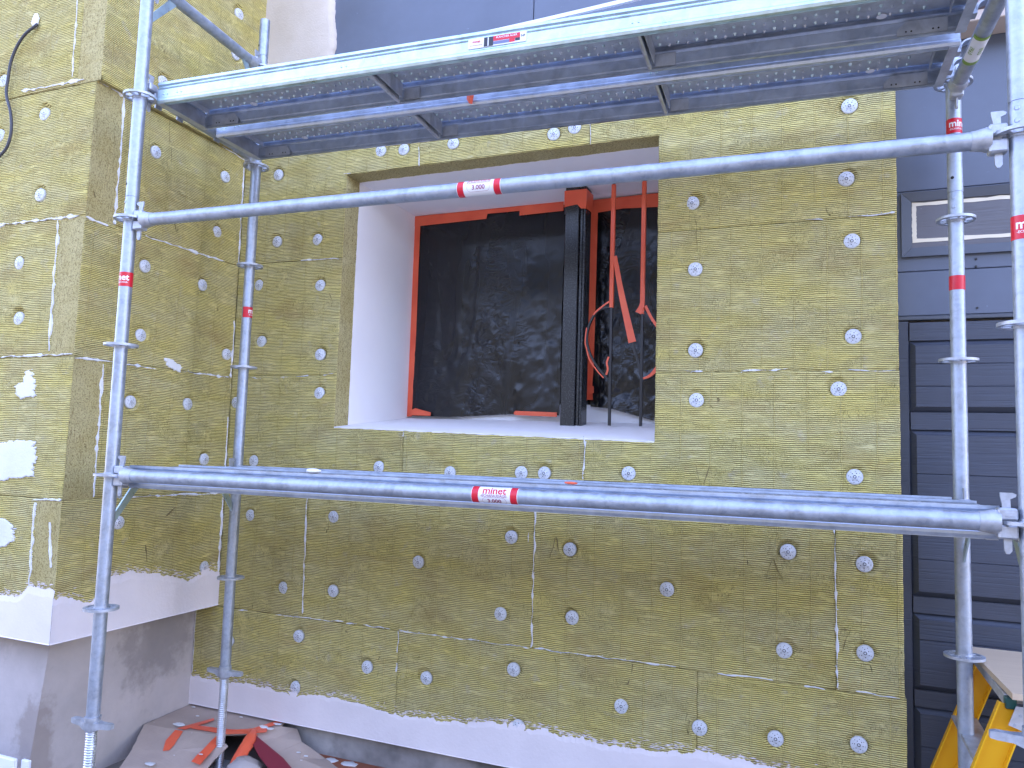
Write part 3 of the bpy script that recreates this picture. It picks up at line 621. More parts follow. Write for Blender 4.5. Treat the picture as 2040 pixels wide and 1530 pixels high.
# transom light with mitred frame, taped round
tw = empty('transom_window', 'narrow dark transom window framed by beige masking tape', 'window')
fx0, fx1, fz0, fz1, fw = 3.206, 4.30, .942, 1.199, .036
def frame_piece(q, name='frame_member', y0=.1175, y1=.100, m=TRIM, parent=tw):
    b = MB(); V = [(x, y0, z) for x, z in q] + [(x, y1 + (0.006 if k in (2, 3) else 0), z) for k, (x, z) in enumerate(q)]
    b.add(V, [(0, 1, 2, 3), (4, 5, 6, 7), (0, 1, 5, 4), (1, 2, 6, 5), (2, 3, 7, 6), (3, 0, 4, 7)]); return b.build(name, m, parent)
e = .0012
frame_piece([(fx0, fz1), (fx1, fz1), (fx1 - fw, fz1 - fw), (fx0 + fw, fz1 - fw)]); frame_piece([(fx0, fz0), (fx1, fz0), (fx1 - fw, fz0 + fw), (fx0 + fw, fz0 + fw)])
frame_piece([(fx0, fz0 + e), (fx0, fz1 - e), (fx0 + fw, fz1 - fw - e), (fx0 + fw, fz0 + fw + e)]); frame_piece([(fx1, fz0 + e), (fx1, fz1 - e), (fx1 - fw, fz1 - fw - e), (fx1 - fw, fz0 + fw + e)])
bx('pane', (fx0 + fw, .112, fz0 + fw), (fx1 - fw, .1172, fz1 - fw), DGL, tw, 0)
def tstrip(x0, x1, z0, z1, parent, y=.1105, m=MASK, name='masking_tape', a=.0025):
    b = MB(); n = 24; V = []; F = []; hor = (x1 - x0) > (z1 - z0)
    for k in range(n + 1):
        t = k / n
        if hor: x = x0 + (x1 - x0) * t; V += [(x, y, z0 + random.uniform(-a, a)), (x, y, z1 + random.uniform(-a, a))]
        else: z = z0 + (z1 - z0) * t; V += [(x0 + random.uniform(-a, a) * .5, y, z), (x1 + random.uniform(-a, a) * .5, y, z)]
    F = [(2 * k, 2 * k + 1, 2 * k + 3, 2 * k + 2) for k in range(n)]; b.add(V, F)
    b.add([(q[0], y + .0014, q[2]) for q in V], F); return b.build(name, m, parent)
tstrip(fx0 + fw + .003, fx1 - fw - .003, 1.146, 1.159, tw); tstrip(fx0 + fw + .003, fx1 - fw - .003, 1.000, 1.014, tw); tstrip(fx0 + fw + .002, fx0 + fw + .018, 1.015, 1.145, tw)
# panelled door
dr = empty('panelled_door', 'dark grey wood-grained panelled door behind the right scaffold tubes', 'door')
bx('stile', (3.181, .114, GZ), (3.2265, .14, .689), DOORM, dr)
bx('leaf', (3.2295, .124, GZ + .01), (4.6, .15, .684), DOORM, dr, 0)
def tg(z0, z1, y, parent=dr): return bx('door_board', (3.2295, y, z0), (4.6, .1235, z1), DOORM, parent, .0012)
for z0, z1 in ((.612, .683), (.268, .335), (-.420, -.359), (-.762, -.70), (-1.13, -1.07)): tg(z0, z1, .112)
def raised(z0, z1, splits):
    x0, x1 = 3.2295, 4.6; b = MB(); y0, y1, d = .1235, .103, .018
    V = [(x0 - .002, y0, z0), (x1, y0, z0), (x1, y0, z1), (x0 - .002, y0, z1), (x0 + d, y1, z0 + d), (x1, y1, z0 + d), (x1, y1, z1 - d), (x0 + d, y1, z1 - d)]
    b.add(V, [(0, 1, 5, 4), (1, 2, 6, 5), (2, 3, 7, 6), (3, 0, 4, 7)]); 
    o = b.build('panel_moulding', DOORM, dr)
    zs = [z0 + d] + splits + [z1 - d]
    for a, c_ in zip(zs[:-1], zs[1:]): bx('door_panel', (x0 + d, y1 - .003, a + .0008), (x1, y1 + .004, c_ - .0008), DOORM, dr, .0012)
raised(.336, .611, [.434, .52]); raised(-.358, .267, [-.219, -.11, -.008, .1]); raised(-.699, -.421, [-.515]); raised(-1.069, -.763, [-.9])
# timber ledge above the door bay
b = MB(); b.box((3.30, -.02, 1.80), (5, .112, 1.842), bev=.003); tag(b.build('timber_ledge', TIMB), 'pale timber ledge projecting above the right-hand tube, top right', 'ledge')
b = MB(); b.box((3.30, -.03, 1.85), (5, .112, 2.25), bev=.003); tag(b.build('fascia_panel', plasterish('beige_panel', (.40, .33, .33), (.34, .28, .28), 30, .001)), 'beige panel just above the pale timber ledge, top right', 'panel')

# ================================================================== WINDOW MASKING, POST, GRILLE
def film(name, poly_b, u0, u1, ztop, label, seed, y0=.715, amp=.012):
    t = empty(name, label, 'plastic sheet', None)
    nu, nv = 110, 130; us = np.linspace(u0, u1, nu); V = []
    zb = np.interp(us, [a for a, _ in poly_b], [b for _, b in poly_b])
    T = np.linspace(0, 1, nv); U, TT = np.meshgrid(us, T, indexing='ij'); Z = zb[:, None] + (ztop - zb[:, None]) * TT
    wr = np.abs(fbm(U * 7 + Z * 3, Z * 5 - U * 2, seed, 4)); wr2 = 1 - np.abs(fbm(U * 13 - Z * 9, Z * 7 + U * 4, seed + 9, 3)) * 2
    loose = np.clip((1 - TT) * 1.6, .2, 1)
    Y = y0 - amp * loose * wr * .8 - amp * .22 * wr2 * loose - .012 * np.sin(np.clip(U - u0, 0, 1) * 5 + Z * 2) ** 2 * (1 - TT)
    Y = np.minimum(Y, y0 + .004)
    edge = np.minimum(1, np.minimum(TT * 0 + (1 - TT) * 12, (U - u0) * 20)); Y = y0 + (Y - y0) * np.clip(edge, 0, 1)
    Uj = U + .006 * fbm(Z * 9, U * 2, seed + 2) * (U > u1 - .05)
    pos = np.stack([Uj, Y, Z], -1).reshape(-1, 3)
    i, j = np.meshgrid(np.arange(nu - 1), np.arange(nv - 1), indexing='ij'); a = (i * nv + j).ravel()
    F = np.stack([a, a + nv, a + nv + 1, a + 1], 1)
    me = bpy.data.meshes.new('film'); me.from_pydata(pos.tolist(), [], F.tolist()); link('film', me, t, FILM, True)
    return t
lf = film('masking_film', [(.68, .322), (.95, .318), (1.35, .34), (1.60, .335)], .68, 1.605, 1.500, 'large black plastic sheet taped over the left window pane', 21)
rfm = film('masking_film', [(1.775, .385), (1.90, .372), (2.10, .318), (2.26, .30)], 1.775, 2.26, 1.500, 'narrower black plastic sheet behind the iron bars, right of the post', 55, amp=.02)
def flat(name, pts, y, m, parent, th=.0015, wob=.0):
    """flat piece in an x-z outline at depth y"""
    b = MB(); n = len(pts); V = [(x, y - th, z) for x, z in pts] + [(x, y, z) for x, z in pts]
    b.add(V, [tuple(range(n)), tuple(range(n, 2 * n))[::-1]] + [(i, (i + 1) % n, n + (i + 1) % n, n + i) for i in range(n)]); return b.build(name, m, parent)
def O71(pts): return pts
yt = .7125
flat('tape_strip', [(.668, .318), (.700, .318), (.706, .8), (.703, 1.28), (.703, 1.498), (.662, 1.508), (.668, .9)], yt - .002, TAPE, lf)
flat('tape_strip', [(.664, 1.513), (1.15, 1.514), (1.60, 1.515), (1.60, 1.485), (1.14, 1.487), (1.135, 1.458), (.70, 1.452), (.664, 1.452)], yt - .005, TAPE, lf)
flat('tape_strip', [(1.34, 1.496), (1.60, 1.497), (1.60, 1.462), (1.34, 1.458)], yt - .008, TAPE, lf)
flat('tape_strip', [(.705, .325), (.835, .322), (.838, .342), (.735, .366), (.71, .355)], yt - .026, TAPE, lf)
flat('tape_strip', [(1.357, .333), (1.60, .326), (1.60, .350), (1.36, .356), (1.350, .345)], yt - .028, TAPE, lf)
flat('tape_strip', [(1.735, 1.507), (2.262, 1.512), (2.262, 1.430), (1.93, 1.445), (1.735, 1.43)], yt - .004, TAPE, rfm)
flat('tape_strip', [(1.735, 1.432), (1.795, 1.447), (1.792, .80), (1.79, .60), (1.785, .50), (1.79, .42), (1.735, .42)], yt - .003, TAPE, rfm)
flat('tape_strip', [(1.733, .72), (1.765, .72), (1.772, .66), (1.768, .55), (1.765, .50), (1.80, .49), (1.80, .455), (1.77, .45), (1.765, .415), (1.733, .41)], yt - .026, TAPE, rfm)
# post
po = empty('window_post', 'black hammered steel post standing between the two masked panes', 'post', None, (1.74, .5, .28))
def prt(b, name, m, parent, loc):
    o = b.build(name, m, parent); o.location = (-loc[0], -loc[1], -loc[2]); return o
PL = (1.74, .5, .28)
b = MB(); b.box((1.679, .5, .272), (1.754, .60, 1.517), bev=.003); prt(b, 'box_section', HAM, po, PL)
b = MB(); b.box((1.7565, .512, .272), (1.775, .59, 1.517), bev=.004); b.box((1.777, .503, .272), (1.790, .60, 1.517), bev=.003); prt(b, 'edge_rail', HAM, po, PL)
b = MB(); b.add([(1.674, .4955, 1.409), (1.70, .495, 1.413), (1.745, .495, 1.418), (1.765, .497, 1.395), (1.793, .498, 1.392), (1.793, .498, 1.4975), (1.756, .495, 1.496), (1.674, .4955, 1.496)], [tuple(range(8))])
b.add([(1.793, .498, 1.392), (1.796, .61, 1.40), (1.796, .61, 1.50), (1.793, .498, 1.4975)], [(0, 1, 2, 3)]); b.add([(1.674, .4955, 1.409), (1.672, .61, 1.41), (1.672, .61, 1.50), (1.674, .4955, 1.496)], [(0, 1, 2, 3)])
prt(b, 'tape_wrap', TAPE, po, PL)
# grille
gr = empty('window_grille', 'black iron window bars with scrolls, upper parts wrapped in orange tape', 'window grille')
def vbar(x, z0, z1, w_=.0135, y=.5): return MB().box((x - w_ / 2, y - .007, z0), (x + w_ / 2, y + .007, z1), bev=.001)
for x, zt in ((1.937, .868), (2.094, .83)):
    vbar(x, .277, 1.516).build('bar', BARM, gr)
    MB().box((x - .0115, .4905, zt), (x + .0105, .5085, 1.505), bev=.003).build('tape_wrap', TAPE, gr)
vbar(2.245, .277, 1.516).build('bar', BARM, gr)
def ribbon(pts, w_, y0, dep, m, name, parent=gr):
    pts = [Vector(q) for q in pts]; out = []
    for k in range(len(pts) - 1):
        p0, p1, p2, p3 = pts[max(k - 1, 0)], pts[k], pts[k + 1], pts[min(k + 2, len(pts) - 1)]
        for j in range(8):
            t = j / 8; out.append(.5 * ((2 * p1) + (-p0 + p2) * t + (2 * p0 - 5 * p1 + 4 * p2 - p3) * t * t + (-p0 + 3 * p1 - 3 * p2 + p3) * t ** 3))
    out.append(pts[-1]); b = MB(); V = []; F = []; n = len(out)
    for k, q in enumerate(out):
        d = (out[min(k + 1, n - 1)] - out[max(k - 1, 0)]).normalized(); nn = Vector((-d.y, d.x)); ww = (w_[0] + (w_[1] - w_[0]) * k / n) / 2 if isinstance(w_, tuple) else w_ / 2
        for sx, yy in ((-1, y0), (1, y0), (1, y0 + dep), (-1, y0 + dep)): V.append((q.x + nn.x * ww * sx, yy, q.y + nn.y * ww * sx))
    for k in range(n - 1):
        for j in range(4): F.append((4 * k + j, 4 * k + (j + 1) % 4, 4 * k + 4 + (j + 1) % 4, 4 * k + 4 + j))
    F += [(0, 1, 2, 3), tuple(4 * (n - 1) + j for j in range(4))]
    b.add(V, F); return b.build(name, m, parent)
arcL = [(1.931, .872), (1.88, .862), (1.842, .825), (1.818, .765), (1.814, .70), (1.835, .63), (1.872, .57), (1.915, .52), (1.931, .505)]
ribbon(arcL, .009, .492, .016, BARM, 'scroll'); ribbon([(a + (2.094 - 1.937) * 0 + 0.0, b_) for a, b_ in [(2.10, .845), (2.15, .79), (2.20, .74), (2.215, .66), (2.19, .57), (2.14, .52), (2.10, .505)]], .009, .492, .016, BARM, 'scroll')
ribbon([(1.945, 1.15), (2.0, .92), (2.05, .68), (2.078, .59), (2.09, .53)], .011, .4935, .012, BARM, 'scroll')
ribbon([(1.951, 1.13), (1.99, .93), (2.048, .69)], (.020, .040), .489, .003, TAPE, 'tape_wrap'); ribbon([(1.928, .90), (1.90, .882), (1.868, .858), (1.845, .835)], .008, .489, .003, TAPE, 'tape_wrap')
ribbon([(1.812, .77), (1.806, .70), (1.815, .66), (1.83, .61), (1.87, .553), (1.905, .515)], .006, .489, .003, TAPE, 'tape_wrap'); ribbon([(1.930, .62), (1.921, .59), (1.926, .56), (1.919, .53)], .009, .489, .003, TAPE, 'tape_wrap')
ribbon([(2.098, .97), (2.094, .88), (2.075, .835)], (.014, .034), .488, .003, TAPE, 'tape_wrap'); ribbon([(2.11, .87), (2.14, .81), (2.17, .765), (2.20, .72)], .014, .489, .003, TAPE, 'tape_wrap')
ribbon([(2.105, .51), (2.14, .525), (2.175, .565), (2.20, .62)], (.008, .028), .488, .004, TAPE, 'tape_wrap')

# ================================================================== SCAFFOLD (own frame, turned 2.2 degrees to the wall)
ROT = 0.0383527; CS, SN = math.cos(ROT), math.sin(ROT)
def S2W(x, y, z): return Vector((.39434 + CS * x - SN * y, -1.03717 + SN * x + CS * y, z))
TR = .02415
def cells_solid(b, rad, ang, keep, th, z0=0.0, mi=0):
    nr, na = len(rad), len(ang)
    def P(i, j, z): return (rad[i] * math.cos(ang[j % na]), rad[i] * math.sin(ang[j % na]), z)
    for i in range(nr - 1):
        for j in range(na):
            if not keep(i, j): continue
            V = [P(i, j, z0), P(i + 1, j, z0), P(i + 1, j + 1, z0), P(i, j + 1, z0)]; V += [(x, y, z0 + th) for x, y, _ in V]
            F = [(3, 2, 1, 0), (4, 5, 6, 7)]
            if i == 0 or not keep(i - 1, j): F.append((3, 0, 4, 7))
            if i == nr - 2 or not keep(i + 1, j): F.append((1, 2, 6, 5))
            if not keep(i, (j - 1) % na): F.append((0, 1, 5, 4))
            if not keep(i, (j + 1) % na): F.append((2, 3, 7, 6))
            b.add(V, F, mi)
def rosette_mesh(n=48):
    b = MB(); rad = [.0235, .030, .052, .062]; ang = [2 * math.pi * k / n for k in range(n)]
    cells_solid(b, rad, ang, lambda i, j: i != 1 or (j % 6) in (0,) or (j % 6 == 5 and (j // 6) % 2 == 0), .009, -.0045)
    b.tube([(0, 0, -.011), (0, 0, .011)], .0262, 24)
    return b
def text_mesh(txt, size, bold=0.0):
    cu = bpy.data.curves.new('t', 'FONT'); cu.body = txt; cu.size = size; cu.offset = bold; cu.align_x = 'CENTER'; cu.align_y = 'CENTER'; cu.resolution_u = 3; cu.fill_mode = 'FRONT'
    o = bpy.data.objects.new('t', cu); COL.objects.link(o); bpy.context.view_layer.update()
    dg = bpy.context.evaluated_depsgraph_get(); me = bpy.data.meshes.new_from_object(o.evaluated_get(dg)); bpy.data.objects.remove(o)
    vs_ = [v.co.copy() for v in me.vertices]; fs = [tuple(p.vertices) for p in me.polygons]; return vs_, fs
def patch_on_tube(a0, a1, s0, s1, r_, axis, n=18):
    """curved sticker patch: angles a0..a1, s along the tube; axis 'z' or 'x'"""
    V = []; F = []
    for k in range(n + 1):
        a = a0 + (a1 - a0) * k / n
        for s_ in (s0, s1): V.append(tube_pt(a, s_, r_, axis))
    F = [(2 * k, 2 * k + 1, 2 * k + 3, 2 * k + 2) for k in range(n)]
    return V, F
def tube_pt(a, s_, r_, axis):
    return (r_ * math.cos(a), r_ * math.sin(a), s_) if axis == 'z' else (s_, -r_ * math.cos(a), r_ * math.sin(a)) if axis == 'x' else (r_ * math.cos(a), s_, r_ * math.sin(a))
def dense(vs_, fs, maxe=.004):
    import bmesh
    bm = bmesh.new(); bv = [bm.verts.new(v) for v in vs_]
    for f in fs:
        try: bm.faces.new([bv[i] for i in f])
        except ValueError: pass
    bmesh.ops.triangulate(bm, faces=bm.faces)
    for _ in range(3):
        ed = [e_ for e_ in bm.edges if e_.calc_length() > maxe]
        if not ed: break
        bmesh.ops.subdivide_edges(bm, edges=ed, cuts=1)
    bmesh.ops.triangulate(bm, faces=bm.faces)
    bm.verts.index_update(); v = [q.co.copy() for q in bm.verts]; f = [tuple(x.index for x in q.verts) for q in bm.faces]; bm.free(); return v, f
def text_on_tube(txt, size, r_, axis, ac, sc, bold, m, parent, name='lettering', along=False):
    vs_, fs = text_mesh(txt, size, bold); vs_, fs = dense(vs_, fs)
    V = []
    for v in vs_:
        if axis == 'z': V.append(tube_pt(ac + v.x / r_, sc + v.y, r_, 'z'))
        elif axis == 'x': V.append(tube_pt(ac + v.y / r_, sc + v.x, r_, 'x'))
        else: V.append(tube_pt(ac + v.y / r_, sc - v.x, r_, 'y'))
    b = MB().add(V, fs); return b.build(name, m, parent, fix=False)

def standard(x, y, ztop, levels, stickers, label, collar_z, base_z, joint=None, lean=(0, 0)):
    t = empty('scaffold_standard', label, 'scaffold tube', 'upright tubes of the scaffold bay', S2W(x, y, base_z), ROT)
    def Z(z): return z - base_z
    b = MB()
    if joint: b.tube([(0, 0, Z(collar_z) + .02), (0, 0, Z(joint) - .001)], TR, 32); b.tube([(0, 0, Z(joint) + .001), (0, 0, Z(ztop))], TR + .0004, 32); b.tube([(0, 0, Z(joint) - .01), (0, 0, Z(joint) + .01)], TR - .0015, 24)
    else: b.tube([(0, 0, Z(collar_z) + .02), (0, 0, Z(ztop))], TR, 32)
    b.build('tube', GALV, t)
    if joint:
        for k, dz in enumerate((-.022, -.055)):
            for a in (-2.0, 1.2):
                h = MB(); q = tube_pt(a, Z(joint) + dz, TR + .0002, 'z'); d = Vector((math.cos(a), math.sin(a), 0)); h.tube([Vector(q) - d * .001, Vector(q) + d * .0012], [.0075, .005], 12); h.build('crimp_dimple', GALV, t)
        a = -2.1 if x < 2.995 else 1.0; q = Vector(tube_pt(a, Z(joint) + .05, TR + .0008, 'z')); d = Vector((math.cos(a), math.sin(a), 0)); h = MB(); h.tube([q - d * .002, q + d * .0002], .0055, 14); h.build('pin_hole', HOLE, t)
    for lv_ in levels:
        o = rosette_mesh().build('rosette', CAST, t); o.location = (0, 0, Z(lv_))
    # base jack
    jz = Z(collar_z); j = MB(); j.tube([(0, 0, jz - .025), (0, 0, jz - .012), (0, 0, jz + .022), (0, 0, jz + .028)], [.023, .030, .0285, .0285], 24)
    for s_ in (-1, 1):
        V = []
        for k, (xx, hw, zt, zb) in enumerate(((.022, .020, .010, -.020), (.050, .013, .010, -.010), (.085, .011, .012, -.008), (.098, .008, .010, -.006))): V += [(s_ * xx, -hw, jz + zb), (s_ * xx, hw, jz + zb), (s_ * xx, hw, jz + zt), (s_ * xx, -hw, jz + zt)]
        F = [(4 * k + a_, 4 * k + (a_ + 1) % 4, 4 * k + 4 + (a_ + 1) % 4, 4 * k + 4 + a_) for k in range(3) for a_ in range(4)] + [(0, 1, 2, 3), (12, 13, 14, 15)]; j.add(V, F)
    nut = j.build('collar_nut', CAST, t)
    b = MB(); pts = []; rs = []; z = .004; k = 0
    while z < jz: pts.append((0, 0, z)); rs.append((.0200, .0200, .0160, .0160)[k % 4]); z += (.0034, .0012, .0034, .0012)[k % 4]; k += 1
    b.tube(pts, rs, 20); b.build('threaded_rod', ROD, t)
    b = MB(); b.box((-.07, -.07, 0), (.07, .07, .006), bev=.001); b.build('base_plate', CAST, t)
    for zc, h, ang, txt in stickers:
        V, F = patch_on_tube(ang - 2.6, ang + 2.6, Z(zc) - h / 2, Z(zc) + h / 2, TR + .0009, 'z', 40); st = MB().add(V, F).build('sticker', RED, t, fix=False)
        if txt:
            text_on_tube('minet', .034, TR + .0014, 'z', ang, Z(zc) + .006, .0009, WINK, st); text_on_tube('-ECHAFAUDAGE-', .0095, TR + .0014, 'z', ang, Z(zc) - .013, .0001, WINK, st)
    return t
def toward(x, y):                                                        # angle in scaffold frame pointing from a standard to the viewer side
    wp = S2W(x, y, 0); dx, dy = 2.91 - wp.x, -3.18 - wp.y; return math.atan2(dy, dx) - ROT
LV = [1.5, 1.0, .5, 0.0, -.5]
aFL, aRL, aRR, aFR = toward(0, 0), toward(-.0445, .766), toward(2.99, .755), toward(3, 0)
standard(0, 0, 2.45, [2.0] + LV, [(.757, .056, aFL - 1.15, True)], 'nearest left upright tube whose red sticker ends in net', -.921, GZ + .006, 1.088)
standard(-.0445, .766, 2.258, [2.0] + LV, [(.768, .052, aRL + 1.7, True)], 'rear left upright tube in the wall corner, standing through the cardboard', -.935, GZ + .006, 2.07)
standard(2.9906, .7546, 2.3, LV, [(1.335, .054, aRR + .85, True), (.771, .050, aRR, False)], 'rear right upright tube in front of the dark door, with two red bands', -1.0, GZ + .006, 1.096)
standard(3.0, 0, 2.4, LV[:-1], [(.748, .062, aFR + .95, True)], 'upright tube cut by the right edge of the photo', -.52, GZ + .006, 1.084)

def wedge_head(parent, org, d, name='wedge_head'):
    """cast head at the end of a tube; org = standard axis point, d = unit direction away from the standard along the tube"""
    ax = Vector(d); up = Vector((0, 0, 1)); sd_ = up.cross(ax); b = MB(); Mx = Matrix((( ax.x, sd_.x, 0), (ax.y, sd_.y, 0), (0, 0, 1))).to_4x4(); Mx.translation = Vector(org)
    b.box((.029, -.019, .006), (.072, .019, .036), bev=.004, M=Mx); b.box((.029, -.019, -.040), (.072, .019, -.006), bev=.004, M=Mx); b.box((.062, -.016, -.03), (.082, .016, .03), bev=.004, M=Mx)
    b.box((.034, -.0198, .013), (.060, .0198, .029), bev=.003, M=Mx)
    b.tube([Vector(org) + ax * .066, Vector(org) + ax * .080, Vector(org) + ax * .10, Vector(org) + ax * .112], [.029, .031, .027, .0255], 24)
    h = b.build(name, CAST, parent)
    wd = MB(); prof = [(.040, -.07), (.046, -.078), (.053, -.078), (.057, -.07), (.060, .045), (.064, .066), (.064, .074), (.036, .074), (.028, .070), (.030, .064), (.042, .058), (.040, .0)]
    wd.prism(prof, Vector(org) - sd_ * .003, ax, up, sd_, .006); hole_ = Vector(org) + ax * .049 - sd_ * .0034 - up * .069
    wd.tube([hole_, hole_ - sd_ * .0015], .0035, 10)
    wd.build('wedge', CAST, parent); return h
def ledger(z, label, ac, letters):
    t = empty('scaffold_ledger', label, 'scaffold tube', 'long horizontal tubes of the scaffold', S2W(0, 0, z), ROT)
    MB().tube([(.075, 0, 0), (2.925, 0, 0)], TR, 36).build('tube', GALV, t)
    wedge_head(t, (0, 0, 0), (1, 0, 0)); wedge_head(t, (3, 0, 0), (-1, 0, 0))
    c0 = 1.49 if z > .5 else 1.58; hw = .077
    V, F = patch_on_tube(ac - 2.4, ac + 2.4, c0 - hw, c0 + hw, TR + .0008, 'x', 40); st = MB().add(V, F).build('sticker', WST, t, fix=False)
    for sg in (-1, 1):
        V, F = patch_on_tube(ac - 2.4, ac + 2.4, c0 + sg * hw - sg * .024, c0 + sg * (hw - .002), TR + .0012, 'x', 40); MB().add(V, F).build('red_band', RED, st, fix=False)
    text_on_tube('minet', .034, TR + .0012, 'x', ac + .95, c0, .0007, RED, st); text_on_tube('-ECHAFAUDAGE-', .0115, TR + .0012, 'x', ac + .30, c0, .0001, INK, st); text_on_tube('3.000', .021, TR + .0012, 'x', ac - .45, c0, .0004, INK, st)
    rb = MB(); w2, h2, th = .040, .0135, .0005                                                  # rounded box round the number
    pts = []
    for k in range(32):
        a = 2 * math.pi * k / 32; sx = 1 if math.cos(a) > 0 else -1; pts.append((sx * (w2 - h2) + h2 * math.cos(a), h2 * math.sin(a)))
    V = []
    for s_, q in pts:
        for f_ in (1.0, .955): V.append(tube_pt(ac - .45 + q * f_ / TR, c0 + s_ * (1 if f_ == 1 else .985), TR + .0012, 'x'))
    rb.add(V, [(2 * k, 2 * k + 1, (2 * k + 3) % 64, (2 * k + 2) % 64) for k in range(32)]); rb.build('outline', INK, st, fix=False)
    return t
lb = ledger(.992, 'long horizontal tube crossing in front of the window, sticker reading 3.000', .25, 1)
ld = ledger(0.0, 'long horizontal tube in front of the lower deck, sticker at middle', -.35, 1)
# mortar smear on the lower ledger
b = MB(); V, F = patch_on_tube(-.2, .75, .95, 1.03, TR + .0006, 'x', 10)
def transom(x0, z, x1=None, label='', tape=False, gus=True, ysp=.766, z1=None):
    x1 = x0 if x1 is None else x1; p0 = S2W(x0, 0, z); p1 = S2W(x1, ysp, z if z1 is None else z1); L = (p1 - p0).length
    t = empty('scaffold_transom', label, 'scaffold tube', 'short cross tubes of the scaffold', p0, math.atan2((p1 - p0).y, (p1 - p0).x) - math.pi / 2)
    MB().tube([(0, .075, 0), (0, L - .075, 0)], TR, 32).build('tube', GALV, t)
    wedge_head(t, (0, 0, 0), (0, 1, 0)); wedge_head(t, (0, L, 0), (0, -1, 0))
    if gus:
        for y0, s_ in ((0, 1), (L, -1)):
            q = [(.027, -.135), (.027, -.175), (.155, -.030), (.155, -.014), (.120, -.018)]
            MB().prism(q, (-.003, y0, 0), (0, s_, 0), (0, 0, 1), (1, 0, 0), .006).build('gusset', GALV2, t)
    return t, L
transom(0, 2.0, -.0445, 'guard cross tube above the upper deck, left end, with welded gussets')
transom(0, 1.540, -.0445, 'left cross tube carrying the upper deck, half hidden by its end frame', gus=False)
tr, L = transom(3.0, 1.462, 2.9906, 'right cross tube carrying the upper deck, green edged white sticker', gus=False, ysp=.7546)
V, F = patch_on_tube(-2.9, .6, L * .43, L * .66, TR + .0008, 'y', 30); st = MB().add(V, F).build('sticker', WST, tr, fix=False)
for a_, c_ in ((.43, .455), (.635, .66)):
    V, F = patch_on_tube(-2.9, .6, L * a_, L * c_, TR + .0012, 'y', 30); MB().add(V, F).build('green_band', GRN, st, fix=False)
text_on_tube('0.695', .020, TR + .0013, 'y', -2.35, L * .545, .0003, GRN, st); text_on_tube('0.695', .020, TR + .0013, 'y', -1.2, L * .545, .0003, GRN, st)
transom(0, -.012, -.0445, 'left cross tube under the lower deck, with welded gussets'); transom(3.0, -.012, 2.9906, 'right cross tube under the lower deck, behind the wedge head', ysp=.7546)

